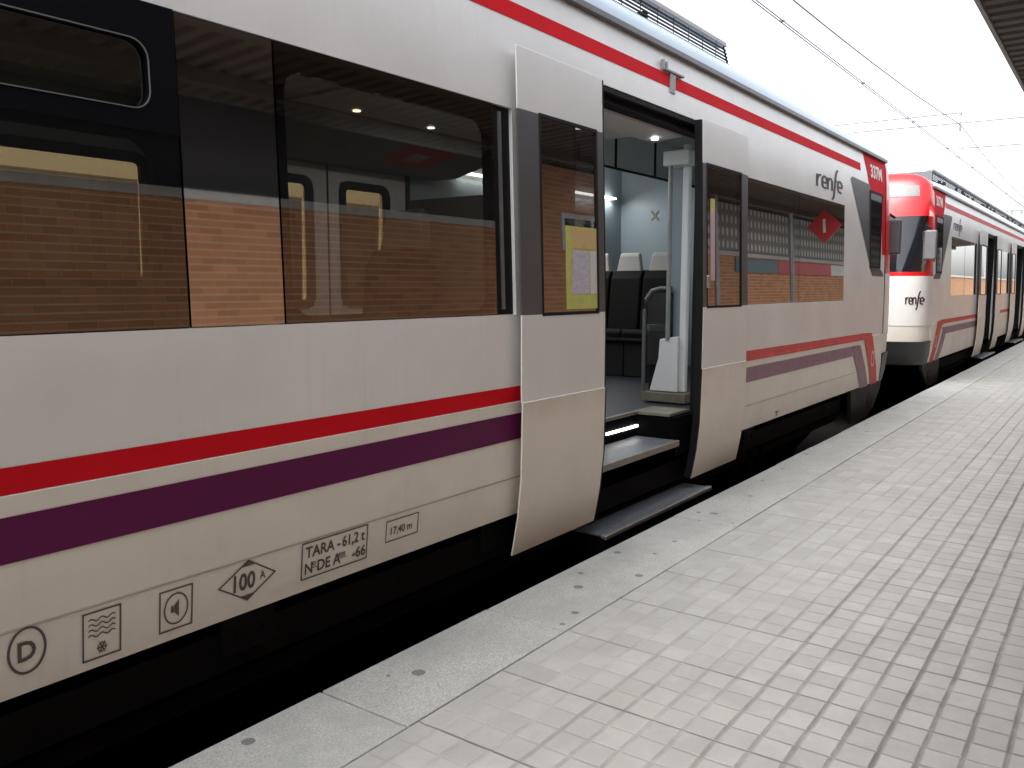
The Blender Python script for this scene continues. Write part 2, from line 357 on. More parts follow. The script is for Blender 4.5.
# kerb of separate slabs, tiny steps between them
mb = MB(); x = -38.87
k = 0
while x < 200:
    L_ = 1.08 if x < 40 else 8
    mb.box(x+.0035, x+L_-.0035, 2.0415, PE + random.uniform(-.004, .004), -.22, random.uniform(-.002, .002)+.001); x += L_; k += 1
kb = struct(mb.build('kerb_strip', 'kerb', bevel=.006))
mb = MB(); mb.box(-40, 220, 2.036, PE-.02, -1.0, -.221); struct(mb.build('platform_face', 'wall_face'))

# rails
def rail(y, label):
    mb = MB(); prof = [(-.07,0),(.07,0),(.07,.015),(.012,.035),(.012,.11),(.036,.12),(.036,.16),(-.036,.16),(-.036,.12),(-.012,.11),(-.012,.035),(-.07,.015)]
    mb.prism(prof, lambda a,b,d: (d, y+a, -.86+b), -40, 220); return tag(mb.build('rail', 'rust'), label, 'rail')
rail(3.37, 'rusty running rail under the train nearer the platform')
rail(5.03, 'rusty running rail under the train farther from the platform')

# ------------------------------------------------------------------ the train
YB = 2.74; YC = 4.2
def py(z):
    K = [(-.3,.10),(.05,.075),(.2,.045),(.32,.024),(.54,.002),(.9685,-.007),(.9695,0),(1.4,0),(2.86,.042),(3.05,.05),(3.31,.078)]
    if z <= K[0][0]: return K[0][1]
    for (a,b),(c,d) in zip(K, K[1:]):
        if z <= c: return b + (d-b)*(z-a)/(c-a)
    return K[-1][1]
ZK = [-.1,.05,.12,.2,.26,.32,.43,.54,.75,.9685,.9695,1.2,1.4,1.8,2.2,2.55,2.86,3.05,3.15]
def zlist(z0, z1): return [z0] + [z for z in ZK if z0+1e-4 < z < z1-1e-4] + [z1]
def sy(z, off=0, far=False):
    y = YB + py(z) + off
    return 2*YC - y if far else y
def side_patch(mb, x0, x1, z0, z1, off=0, th=.05, mi=0, far=False, lowmi=None):
    zs = zlist(z0, z1)
    for x in ((x0, x1),):
        vs = []
        for z in zs:
            yo, yi = sy(z, off, far), sy(z, off+th, far)
            vs += [(x0,yo,z),(x1,yo,z),(x0,yi,z),(x1,yi,z)]
        n = len(zs); b = len(mb.v); mb.v += vs
        for i in range(n-1):
            a = b+4*i; c = a+4
            m_ = lowmi if (lowmi is not None and zs[i+1] <= .969) else mi
            for q in ((a,a+1,c+1,c),(a+2,c+2,c+3,a+3),(a,c,c+2,a+2),(a+1,a+3,c+3,c+1)):
                mb.f.append(q); mb.m.append(m_)
        for q in ((b,b+2,b+3,b+1),(b+4*n-4,b+4*n-3,b+4*n-1,b+4*n-2)): mb.f.append(q); mb.m.append(mi)
def flat_decal(name, polys, mat_, parent, off=-.0025, far=False, bm_in=None):
    """flat (x,z) polygons laid on the curved side as a thin vinyl sheet"""
    bm = bm_in or bmesh.new()
    for p in (polys or []):
        vs = [bm.verts.new((a, 0, b)) for a, b in p]; bm.faces.new(vs)
    for z in ZK:
        bmesh.ops.bisect_plane(bm, geom=bm.verts[:]+bm.edges[:]+bm.faces[:], plane_co=(0,0,z), plane_no=(0,0,1))
    for v in bm.verts: v.co.y = sy(v.co.z, off, far)
    bmesh.ops.recalc_face_normals(bm, faces=bm.faces)
    me = bpy.data.meshes.new(name); bm.to_mesh(me); bm.free(); me.materials.append(M[mat_])
    # face the platform
    o = bpy.data.objects.new(name, me); COL.objects.link(o)
    if parent: o.parent = parent; o.matrix_parent_inverse = parent.matrix_basis.inverted()
    return o
def ribbon(pts, w, closed=False):
    """thick polyline as quads; returns list of (x,z) polygons"""
    P = [Vector(p) for p in pts]; n = len(P); out = []; Ls = []
    for i in range(n):
        a = P[(i-1) % n] if (closed or i > 0) else None; c = P[(i+1) % n] if (closed or i < n-1) else None
        d1 = (P[i]-a).normalized() if a is not None else None; d2 = (c-P[i]).normalized() if c is not None else None
        d = ((d1 or d2) + (d2 or d1)); d = d.normalized() if d.length > 1e-6 else (d1 or d2)
        nn = Vector((-d.y, d.x)); k = 1/max(.5, nn.dot(Vector((-(d1 or d2).y, (d1 or d2).x))))
        Ls.append((P[i]+nn*w/2*k, P[i]-nn*w/2*k))
    for i in range(n if closed else n-1):
        a, b = Ls[i], Ls[(i+1) % n]; out.append([tuple(a[0]), tuple(b[0]), tuple(b[1]), tuple(a[1])])
    return out
def smooth_pts(pts, k=6):
    P = [Vector(p) for p in pts]; out = []
    for i in range(len(P)-1):
        p0 = P[max(i-1,0)]; p1 = P[i]; p2 = P[i+1]; p3 = P[min(i+2,len(P)-1)]
        for j in range(k):
            t = j/k
            out.append(.5*((2*p1)+(-p0+p2)*t+(2*p0-5*p1+4*p2-p3)*t*t+(-p0+3*p1-3*p2+p3)*t**3))
    out.append(P[-1]); return [tuple(p) for p in out]
def circle(cx, cy, rx, ry=None, n=28, a0=0, a1=2*pi):
    ry = ry or rx; return [(cx+rx*cos(a0+(a1-a0)*i/n), cy+ry*sin(a0+(a1-a0)*i/n)) for i in range(n)]
def text_bm(txt, size, sx=1.0, bold=0.0, align='LEFT'):
    cu = bpy.data.curves.new('t', 'FONT'); cu.body = txt; cu.size = size; cu.offset = bold; cu.align_x = align; cu.resolution_u = 3
    ob = bpy.data.objects.new('t', cu); COL.objects.link(ob)
    dg = bpy.context.evaluated_depsgraph_get(); dg.update()
    me = bpy.data.meshes.new_from_object(ob.evaluated_get(dg))
    bm = bmesh.new(); bm.from_mesh(me)
    bpy.data.objects.remove(ob); bpy.data.curves.remove(cu); bpy.data.meshes.remove(me)
    for v in bm.verts: v.co = Vector((v.co.x*sx, 0, v.co.y))
    return bm
def text_into(bm, txt, x, z, size, sx=1.0, bold=0.0, align='LEFT'):
    t = text_bm(txt, size, sx, bold, align)
    mp = {}
    for v in t.verts: mp[v] = bm.verts.new((v.co.x+x, 0, v.co.z+z))
    for f in t.faces:
        try: bm.faces.new([mp[v] for v in f.verts])
        except ValueError: pass
    t.free()
def polys_into(bm, polys):
    for p in polys: bm.faces.new([bm.verts.new((a, 0, b)) for a, b in p])
def logo_polys(x0, z0, W, xh):
    """the operator's wordmark: condensed rounded letters with a long sweeping f"""
    sx = W/2.16; st = .17; out = []
    L = [ribbon([(.06,0),(.06,1.0)], st), ribbon(smooth_pts([(.08,.62),(.16,.86),(.26,.97),(.38,.98)]), st)]
    def e(o): return ribbon(smooth_pts([(o+.06,.47),(o+.38,.50),(o+.38,.80),(o+.22,.98),(o+.06,.80),(o+.05,.28),(o+.16,.06),(o+.38,.05)]), st)
    L += [e(.43), ribbon([(.93,0),(.93,1.0)], st), ribbon(smooth_pts([(.94,.70),(1.05,.92),(1.18,.95),(1.28,.76),(1.29,.4),(1.29,0)]), st)]
    L += [ribbon(smooth_pts([(1.28,-.74),(1.42,-.55),(1.50,.1),(1.55,.9),(1.62,1.55),(1.76,1.92)], 8), st*.95), ribbon([(1.52,.93),(1.74,.93)], st*.7), e(1.74)]
    for l in L:
        for q in l: out.append([(x0+a*sx, z0+b*xh) for a, b in q])
    return out

def rrect(x0, x1, z0, z1, r, n=5):
    out = []
    for cx, cz, a in ((x1-r, z1-r, 0), (x0+r, z1-r, pi/2), (x0+r, z0+r, pi), (x1-r, z0+r, 1.5*pi)):
        for i in range(n+1): t = a + pi/2*i/n; out.append((cx+r*cos(t), cz+r*sin(t)))
    return out
def frame_ring(mb, x0, x1, z0, z1, ix0, ix1, iz0, iz1, r, off, th, far=False, mi=0):
    """flat ring with rounded inner corners following the body side"""
    n = 5; inn = rrect(ix0, ix1, iz0, iz1, r, n); m_ = len(inn); out = []
    for i, (a, b) in enumerate(inn):
        q = i // (n+1); k = i % (n+1)
        cx, cz = ((x1,z1),(x0,z1),(x0,z0),(x1,z0))[q]
        # project on the outer rectangle
        if k == 0: p = ((x1, b), (a, z1), (x0, b), (a, z0))[q]
        elif k == n: p = ((a, z1), (x0, b), (a, z0), (x1, b))[q]
        else: p = (cx, cz)
        out.append(p)
    vs = [(a, sy(b, off, far), b) for a, b in inn] + [(a, sy(b, off, far), b) for a, b in out] + [(a, sy(b, off+th, far), b) for a, b in inn] + [(a, sy(b, off+th, far), b) for a, b in out]
    fs = []
    for i in range(m_):
        j = (i+1) % m_
        fs += [(i, j, m_+j, m_+i), (2*m_+i, 3*m_+i, 3*m_+j, 2*m_+j), (i, 2*m_+i, 2*m_+j, j), (m_+i, m_+j, 3*m_+j, 3*m_+i)]
    mb.add(vs, fs, mi)
ZW0, ZW1 = 1.455, 2.566
def window(car, x0, x1, glass_='glass', z0=ZW0, z1=ZW1, far=False, border=(.05,.05,.05,.09), r=.07, transom=False, off=.0):
    """black glazing border behind one flush pane"""
    mb = MB(); bl, br, bb, bt = border
    if transom:
        zt0, zt1 = 2.135, 2.205
        frame_ring(mb, x0, x1, z0, zt0, x0+bl, x1-br, z0+bb, zt0-.03, r, off+.012, .03, far)
        frame_ring(mb, x0, x1, zt0, z1, x0+bl, x1-br, zt1-.0, z1-bt, r*.8, off-.004, .046, far)
    else:
        frame_ring(mb, x0, x1, z0, z1, x0+bl, x1-br, z0+bb, z1-bt, r, off+.012, .03, far)
    fr = mb.build('window', 'frit' if not transom else 'frame_black', car)
    mb = MB()
    if transom:
        side_patch(mb, x0+.004, x1-.004, z0+.004, 2.14, off, .006, 0, far)
        side_patch(mb, x0+bl-.01, x1-br+.01, 2.195, z1-bt+.01, off+.018, .006, 0, far)
    else: side_patch(mb, x0+.004, x1-.004, z0+.004, z1-.004, off, .006, 0, far)
    mb.build('pane', glass_, fr)
    if transom:   # thin metal bead of the hopper light
        mb = MB(); p = rrect(x0+bl, x1-br, 2.205, z1-bt, r*.8, 5)
        for q in ribbon(p, .004, True): mb.prism(q, lambda a,b,d: (a, sy(b, d), b), off-.007, off-.003)
        mb.build('bead', 'mid_grey', fr)
    return fr

def seat(car, x, y, face):
    """one bus-style seat; face = +1 looks towards +X, -1 towards -X"""
    f = face; zf = .61
    mb = MB()
    mb.prism([(-.22,.42),(.24,.42),(.26,.5),(.22,.53),(-.16,.52),(-.22,.5)], lambda a,b,d: (x+f*a, y+d, zf+b), -.21, .21)
    mb.prism([(-.16,.5),(-.24,.5),(-.36,1.18),(-.30,1.2),(-.24,1.1)], lambda a,b,d: (x+f*a, y+d, zf+b), -.20, .20)
    s = mb.build('seat', 'seat', car, bevel=.025, seg=3)
    mb = MB(); mb.prism([(-.23,.40),(.25,.40),(.25,.44),(-.2,.44)], lambda a,b,d: (x+f*a, y+d, zf+b), -.225, .225)
    mb.prism([(-.255,.44),(-.30,.44),(-.41,1.2),(-.37,1.2)], lambda a,b,d: (x+f*a, y+d, zf+b), -.215, .215)
    mb.box(x-.18, x+.20, y-.205, y+.205, zf+.001, zf+.40)
    mb.build('shell', 'seat_shell', s, bevel=.012)
    mb = MB(); mb.prism([(-.31,1.17),(-.38,1.17),(-.405,1.36),(-.39,1.40),(-.35,1.40),(-.33,1.36)], lambda a,b,d: (x+f*a, y+d*(1-.25*(b-1.17)/.23), zf+b), -.165, .165)
    mb.build('headrest', 'headrest', s, bevel=.018, seg=3)
    return s

ROOF = [(1.385,3.305),(1.40,3.325),(1.39,3.38),(1.34,3.46),(1.24,3.535),(1.05,3.605),(.75,3.665),(.4,3.70),(0,3.71)]
def roof_part(car, x0, x1, cab_right):
    base = [(YC-a, b) for a, b in ROOF] + [(YC+a, b) for a, b in ROOF[-2::-1]]
    # the roof line comes down towards the cab
    st = [(x0, 1), (x1-3.2, 1), (x1-2.2, .93), (x1-1.2, .83), (x1, .68)] if cab_right else [(x0, .68), (x0+1.2, .83), (x0+2.2, .93), (x0+3.2, 1), (x1, 1)]
    mb = MB(); n = len(base); vs = []
    for x, k in st: vs += [(x, a, 3.305+(b-3.305)*k) for a, b in base]
    m = len(st)
    mb.add(vs, [(r*n+i, r*n+i+1, (r+1)*n+i+1, (r+1)*n+i) for r in range(m-1) for i in range(n-1)] + [tuple(range(n)), tuple(range((m-1)*n, m*n))[::-1], (0, (m-1)*n, m*n-1, n-1)])
    mb.build('roof', 'roof', car, smooth=True)
def gutter(car, x0, x1):
    for s_ in (-1, 1):
        mb = MB(); y0 = YC + s_*1.425; y1 = YC + s_*1.36
        mb.box(x0, x1, min(y0,y1), max(y0,y1), 3.283, 3.323); mb.build('gutter', 'door_grey', car, bevel=.004)
def aircon(car, x0, x1, seed=1):
    """roof unit: open slatted sides under a pale lid"""
    rnd = random.Random(seed); mb = MB()
    yA, yB = 3.13, 2*YC-3.13
    zt, zb = 3.775, 3.555
    for i in range(8):
        z = zb + i*.0275; xe = x1-.02*(i)
        mb.box(x0+.03, xe, yA-.002, yA+.006, z, z+.014)
    xx = x0+.06
    while xx < x1-.25:
        mb.box(xx, xx+.006, yA+.006, yA+.010, zb, zt); xx += .29
    for e in (x0+.03, x1-.03): mb.tube([(e, yA, zb), (e-.17*(e > x1-1), yA, zt)], .008, 6)
    o = mb.build('roof_unit', 'black', car)
    for i in range(int((x1-x0-.9)/.17)):     # dark machinery behind the slats, daylight between
        if rnd.random() < .55:
            mb = MB(); z0 = zb + rnd.choice([0, .05, .1]); xx = x0+.12+i*.17
            mb.box(xx, xx+rnd.uniform(.05,.13), yA+.02, yA+.07, z0, z0+rnd.uniform(.05,.11)); mb.build('machinery', 'black', o)
    mb = MB(); mb.box(x0, x0+.028, yA, yB, zb, zt); mb.build('end_panel', 'mid_grey', o)
    for sgn, y0 in ((1, yA), (-1, yB)):      # rounded top rail on either side, the middle is open
        mb = MB(); mb.prism([(-.02,-.012),(-.018,.02),(.0,.04),(.06,.045),(.09,.02),(.09,-.012)], lambda a,b,d: (d, y0+sgn*a, zt+b+.012), x0, x1-.17); mb.build('top_rail', 'fascia', o, bevel=.004)
    mb = MB(); mb.box(x0+.5, x1-.6, 4.0, 4.4, zb-.02, zt-.02); mb.build('fan_housing', 'mid_grey', o)
    return o

NP = 4.2
def plan(yrel, W, D, n=4.2):
    a = min(1, abs(yrel)/W); return D*(1-a**n)**(1/n)
def nose_levels():
    # z, half width, nose depth
    return [(.30,1.40,.58),(.46,1.43,.66),(.66,1.445,.72),(.70,1.455,.74),(.96,1.462,.76),(1.4,1.46,.76),(1.80,1.452,.74),(1.87,1.45,.73),(2.1,1.445,.70),(2.45,1.435,.63),(2.80,1.425,.55),(3.0,1.418,.49),(3.2,1.40,.41),(3.34,1.37,.34),(3.42,1.31,.28),(3.49,1.22,.22),(3.535,1.10,.16),(3.56,.95,.10)]
def nose_at(z):
    L = nose_levels()
    for (z0,w0,d0),(z1,w1,d1) in zip(L, L[1:]):
        if z <= z1: t = (z-z0)/(z1-z0); return w0+(w1-w0)*t, d0+(d1-d0)*t
    return L[-1][1:]
def nose_patch(mb, x0, dr, z0, z1, a0, a1, off=0, mi=0, n=28, zs=None):
    """a0..a1: angle parameter across the front, -1 platform side .. 1 far side"""
    zs = zs or ([z0] + [l[0] for l in nose_levels() if z0+1e-3 < l[0] < z1-1e-3] + [z1])
    vs = []; rows = len(zs)
    for z in zs:
        W, D = nose_at(z)
        for i in range(n+1):
            t = (a0 + (a1-a0)*i/n)*pi/2
            # superellipse by angle
            c, s_ = cos(t), sin(t); e = 2/NP
            yy = (W+off)*math.copysign(abs(s_)**e, s_); dd = (D+off)*abs(c)**e
            vs.append((x0+dr*dd, YC+yy, z))
    fs = [(r*(n+1)+i, r*(n+1)+i+1, (r+1)*(n+1)+i+1, (r+1)*(n+1)+i) for r in range(rows-1) for i in range(n)]
    mb.add(vs, fs, mi)
def cab(car, x0, dr, number, near):
    """streamlined cab end; x0 = where the flat side stops, dr = +1 nose towards +X"""
    U = lambda u: x0 - dr*u     # u runs from the end into the carriage
    mb = MB()
    nose_patch(mb, x0, dr, .70, .97, -1, 1, 0, 0); nose_patch(mb, x0, dr, .97, 1.80, -1, 1, .006, 1)
    nose_patch(mb, x0, dr, 1.80, 1.87, -1, 1, .006, 2)
    nose_patch(mb, x0, dr, 1.87, 2.80, -1, -.80, .004, 2); nose_patch(mb, x0, dr, 1.87, 2.80, .80, 1, .004, 2)
    nose_patch(mb, x0, dr, 2.80, 3.56, -1, 1, .004, 2)
    W, D = nose_at(3.56)
    # close the dome
    ring = [(x0+dr*(D+.004)*abs(cos(t))**(2/NP), YC+(W+.004)*math.copysign(abs(sin(t))**(2/NP), sin(t)), 3.56) for t in [(-1+2*i/28)*pi/2 for i in range(29)]]
    mb.add(ring + [(x0-dr*.05, YC, 3.575)], [(i, i+1, 29) for i in range(28)], 2)
    mb.build('cab_front', ['skirt', 'white', 'cab_red'], car, smooth=True, merge=True)
    mb = MB(); nose_patch(mb, x0, dr, 1.87, 2.80, -.80, .80, 0, 0); mb.build('windscreen', 'screen', car, smooth=True)
    mb = MB(); nose_patch(mb, x0, dr, 3.13, 3.32, -.55, .55, .012, 0); mb.build('destination_display', 'display', car, smooth=True)
    mb = MB(); nose_patch(mb, x0, dr, .20 if False else .30, .70, -1, 1, .03, 0)
    bo = mb.build('bumper', 'bumper', car, smooth=True)
    for s_ in (-1, 1):
        pts = []
        for (yr, z) in ((.55, 1.90), (.72, 2.12), (.90, 2.36)):
            W, D = nose_at(z); pts.append((x0+dr*(plan(yr, W, D)+.03), YC+s_*yr, z))
        mb = MB(); mb.tube(pts, .012, 6); mb.build('wiper', 'black', car)
    for s_ in (-1, 1):      # rubber buffer pads beside the coupler
        mb = MB(); mb.box(x0+dr*.55, x0+dr*.62, YC+s_*1.02-.13, YC+s_*1.02+.13, .66, .98); mb.build('buffer', 'charcoal', bo, bevel=.03, seg=3)
    mb = MB(); mb.tube([(x0+dr*.6,YC,.18),(x0+dr*.83,YC,.18)], .11, 12); mb.build('coupler', 'under', car)
    for s_ in (-1, 1):
        mb = MB(); yy = YC+s_*.62
        W, D = nose_at(1.2); mb.tube([(x0+dr*(plan(.62, W, D)-.04), yy, 1.2), (x0+dr*(plan(.62, W, D)+.012), yy, 1.2)], .09, 16)
        mb.build('headlight', 'sign_white', car)
        # big mirror pods on the corners
        my = YC + s_*1.465
        mb = MB(); xa = x0+dr*.36
        mb.box(min(xa, xa+dr*.10), max(xa, xa+dr*.10), my-.09, my+.09, 2.07, 2.56)
        mm = mb.build('mirror', 'grey' if near else 'mid_grey', car, bevel=.03, seg=3)
        mb = MB(); mb.tube([(xa+dr*.05, my, 2.58), (xa+dr*.05, YC+s_*1.38, 2.64)], .018); mb.build('mirror_arm', 'black', mm)
    # side livery at the cab
    P = lambda L: [(U(a), b) for a, b in L]
    flat_decal('red_panel', [P([(1.20,3.285),(.0,3.285),(.0,2.05),(.17,2.05),(.22,2.84),(.87,2.84)])], 'red', car, -.0025)
    flat_decal('grey_panel', [P([(1.82,2.90),(1.75,2.93),(.90,2.915),(.86,2.84),(.83,1.87),(.29,1.87),(.10,1.80),(.08,1.755),(.70,1.765)])], 'grey', car, -.0035)
    cw = [(U(.87), 2.835), (U(.22), 2.835), (U(.29), 1.88), (U(.82), 1.88)]
    mb = MB(); mb.prism(cw, lambda a,b,d: (a, sy(b, d), b), -.006, .02); wn = mb.build('cab_window', 'glass_side' if False else 'screen', car)
    mb = MB()
    for q in ribbon(cw, .03, True): mb.prism(q, lambda a,b,d: (a, sy(b, d), b), -.010, .0)
    mb.build('window_frame', 'black', wn)
    bm = bmesh.new(); text_into(bm, number, (min(U(.86), U(.19))), 3.022, .225, 1.22, .008); flat_decal('unit_number', None, 'white_ink', car, -.0055, bm_in=bm)
    # lower livery
    flat_decal('faded_red_flash', [P([(1.18,1.025),(.62,1.01),(.10,.305),(.48,.30),(1.02,.93),(1.18,.94)]) ], 'red_fade', car, -.0045)
    flat_decal('faded_purple_flash', [P([(1.55,.885),(1.20,.88),(.60,.30),(1.02,.30),(1.52,.755)]) ], 'purple_fade', car, -.0035)
    flat_decal('emblem', ribbon(circle(U(.52), .66, .075, .095), .02, True), 'white_ink', car, -.0065)
    # dark valance under the cab
    mb = MB(); mb.prism([(1.35,.30),(.0,.30),(-.2,.42),(-.35,.45),(-.25,.2),(.1,-.05),(.5,-.14),(1.25,-.14)], lambda a,b,d: (U(a), YB+.05+d, b), 0, .05)
    va = mb.build('valance', 'charcoal', car, bevel=.008)
    mb = MB(); mb.prism([(1.35,.30),(.0,.30),(-.2,.42),(-.35,.45),(-.25,.2),(.1,-.05),(.5,-.14),(1.25,-.14)], lambda a,b,d: (U(a), 2*YC-YB-.05+d, b), -.05, 0)
    mb.build('valance', 'charcoal', car, bevel=.008)
    mb = MB(); mb.prism(circle(U(.35), .08, .14, .1, 16), lambda a,b,d: (a, YB+.047+d, b), -.004, .02); mb.build('socket', 'black', va)

def underframe(car, x0, x1, wheels):
    mb = MB()
    for yy in (2.86, 2*YC-2.86-.06):
        mb.box(x0, x1, yy, yy+.06, .06, .225, 1)
        mb.box(x0, x1, yy+.04, yy+.1, -.06, .02, 1)
    mb.box(x0, x1, 3.19, 2*YC-3.19, .24, .56, 0)
    mb.build('underframe', ['under', 'beam'], car)
    mb = MB(); mb.box(x0, x1, 5.46, 5.49, -.78, .30); mb.build('daylight_blocker', 'under', car)  # unseen plate added to block daylight showing beneath the train
    rnd = random.Random(int(x0*7)); x = x0+.6
    while x < x1-1.2:
        L_ = rnd.uniform(.7, 1.6)
        if not any(abs(x+L_/2-w_) < 1.7 for w_ in wheels):
            mb = MB(); mb.box(x, x+L_, 3.02, 2*YC-3.02, -.45, .20); mb.build('equipment_box', 'under', car, bevel=.02)
        x += L_+rnd.uniform(.1, .5)
    for w_ in wheels:
        b = MB(); b.prism([(-1.5,-.1),(-1.5,.05),(-.7,.1),(-.4,-.05),(.4,-.05),(.7,.1),(1.5,.05),(1.5,-.1),(.6,-.28),(-.6,-.28)], lambda a,b_,d: (w_+a, 3.05+d, b_), 0, .12)
        bo = b.build('bogie', 'under', car, bevel=.02); b = MB()
        b.prism([(-1.5,-.1),(-1.5,.05),(-.7,.1),(-.4,-.05),(.4,-.05),(.7,.1),(1.5,.05),(1.5,-.1),(.6,-.28),(-.6,-.28)], lambda a,b_,d: (w_+a, 5.23+d, b_), 0, .12)
        b.build('side_frame', 'under', bo, bevel=.02)
        for ax in (-1.1, 1.1):
            mb = MB()
            mb.tube([(w_+ax, 3.33, -.26), (w_+ax, 3.46, -.26)], .44, 28); mb.tube([(w_+ax, 4.94, -.26), (w_+ax, 5.07, -.26)], .44, 28); mb.tube([(w_+ax, 3.3, -.26), (w_+ax, 5.1, -.26)], .08, 12)
            mb.build('wheelset', 'under', bo, smooth=True)
        for ax in (-.45, .45):
            mb = MB(); mb.tube([(w_+ax, 3.11, -.1), (w_+ax, 3.11, .24)], .11, 14); mb.build('spring', 'under', bo, smooth=True)

def door_leaf(car, x0, x1, seal_left, off=-.06, poster=False, sticker=False, glaze=None):
    zb, zt = .085, 2.888
    g0, g1 = glaze or (x0+.21, x1-.09)
    zg0, zg1 = 1.452, 2.556
    mb = MB(); side_patch(mb, x0, x1, zb, zg0, off, .010, 0, lowmi=1)
    lf = mb.build('door_leaf', ['leaf', 'leaf_low'], car, smooth=True, bevel=.004)
    mb = MB(); side_patch(mb, x0, x1, zg1, zt, off, .010, 0); mb.build('top_panel', 'leaf', lf, bevel=.004)
    for a_, b_ in ((x0, g0), (g1, x1)):
        mb = MB(); side_patch(mb, a_, b_, zg0, zg1, off, .010); mb.build('glazing_surround', 'door_grey', lf)
    mb = MB(); side_patch(mb, g0+.001, g1-.001, zg0+.001, zg1-.001, off+.006, .008); mb.build('pane', 'glass_door', lf)
    mb = MB()
    for q in ribbon([(g0,zg0),(g1,zg0),(g1,zg1),(g0,zg1)], .018, True): mb.prism(q, lambda a,b,d: (a, sy(b, d), b), off-.002, off+.02)
    mb.build('pane_gasket', 'black', lf)
    mb = MB(); xs = x0-.022 if seal_left else x1
    side_patch(mb, xs, xs+.022, zb+.01, zt-.01, off+.004, .055); mb.build('rubber_seal', 'black', lf)
    if poster:
        px0, px1, pz0, pz1 = g0+.255, g1-.006, 1.475, 1.965
        mb = MB(); side_patch(mb, px0, px1, pz0, pz1, off+.0020, .002); po = mb.build('map_poster', 'yellow', lf)
        mb = MB()
        side_patch(mb, px0+.10, px1-.055, pz0+.10, pz1-.13, off+.0152, .001); mb.build('map_sheet', 'mapblue', po) if False else None
        flat_decal_sub(lf, 'map_sheet', [(px0+.05,pz0+.09),(px1-.09,pz0+.09),(px1-.09,pz1-.14),(px0+.075,pz1-.14)], 'mapblue', off+.0010)
        flat_decal_sub(lf, 'map_heading', [(px0+.09,pz1-.13),(px1-.02,pz1-.13),(px1-.02,pz1-.015),(px0+.06,pz1-.015)], 'orange', off+.0010)
        flat_decal_sub(lf, 'map_margin', [(px1-.085,pz0+.09),(px1-.01,pz0+.09),(px1-.01,pz1-.14),(px1-.085,pz1-.14)], 'sign_white', off+.0010)
    if sticker:
        mb = MB(); mb.box(x0+.05, x0+.085, YB+off-.012, YB+off+.006, 1.60, 1.70); mb.build('handle', 'tube', lf, bevel=.006)
        s0 = g0+.0; flat_decal_sub(lf, 'sticker', [(s0+.075,1.66),(s0+.165,1.66),(s0+.165,2.20),(s0+.075,2.20)], 'pink', off+.0045)
        flat_decal_sub(lf, 'sticker_head', [(s0+.075,2.20),(s0+.165,2.20),(s0+.165,2.30),(s0+.075,2.30)], 'yellow', off+.0045)
    return lf
def flat_decal_sub(parent, name, poly, mat_, off):
    return flat_decal(name, [poly], mat_, parent, off)

def footboard(car, x0, x1):
    mb = MB(); mb.box(x0, x1, 2.655, 3.0, -.125, -.012, 0)
    st = mb.build('footboard', ['under'], car, bevel=.006)
    mb = MB(); mb.box(x0+.01, x1-.01, 2.69, 2.99, -.0115, -.003); mb.build('tread', 'tread', st)
    mb = MB(); mb.box(x0, x1, 2.645, 2.690, -.030, .002); mb.build('nosing', 'alu', st, bevel=.006)

def side_body(car, x0, x1, openings, cabx, far=False):
    """openings: list of (x0,x1,z0,z1) along the side, sorted"""
    mb = MB(); zb, zt = .318, 3.305; x = x0
    for (a, b, c, d) in openings:
        if a > x: side_patch(mb, x, a, zb, zt, mi=0, lowmi=1, far=far)
        if c > zb: side_patch(mb, a, b, zb, c, mi=0, lowmi=1, far=far)
        if d < zt: side_patch(mb, a, b, d, zt, mi=0, lowmi=1, far=far)
        x = b
    if x < x1: side_patch(mb, x, x1, zb, zt, mi=0, lowmi=1, far=far)
    return mb
def carriage(label, xa, xb, cab_right, doors, bands, wheels, number, near):
    car = thing('train_carriage', label, 'train carriage', ((xa+xb)/2, YC, -.7), 'carriages of the two coupled commuter trains')
    bpy.context.view_layer.update()
    ops = sorted([(d[0], d[1], .318, 2.882) for d in doors] + [(b[0], b[1], ZW0, ZW1) for b in bands])
    mb = side_body(car, xa, xb, ops, None)
    far_ops = []
    if near: far_ops = [(.6, 3.35, 1.62, 2.50), (4.20, 4.80, 1.45, 2.50), (5.12, 5.70, 1.45, 2.50), (6.75, 9.3, 1.62, 2.50)]
    mb2 = side_body(car, xa, xb, far_ops, None, True)
    b = len(mb.v); mb.v += mb2.v; mb.f += [tuple(i+b for i in f) for f in mb2.f]; mb.m += mb2.m
    xe = xa if cab_right else xb     # plain end wall
    mb.box(xe-.03, xe+.03, YB+.12, 2*YC-YB-.12, .32, 3.26, 0)
    mb.build('body', ['white', 'skirt'], car, smooth=True)
    roof_part(car, xa, xb, cab_right); gutter(car, xa, xb)
    # crease moulding above the skirt edge
    return car, far_ops

# ---- near carriage -------------------------------------------------------------
XA, XB = -9.0, 12.55
D0, D1 = 4.46, 6.42
near, far_ops = carriage('white commuter carriage filling the left of the view, sliding door open, red and purple stripes', XA, XB, True,
    [(D0, D1)], [(-3.6, 3.83), (7.08, 10.50)], [-6, 9.6], '337M', True)
bpy.context.view_layer.update()
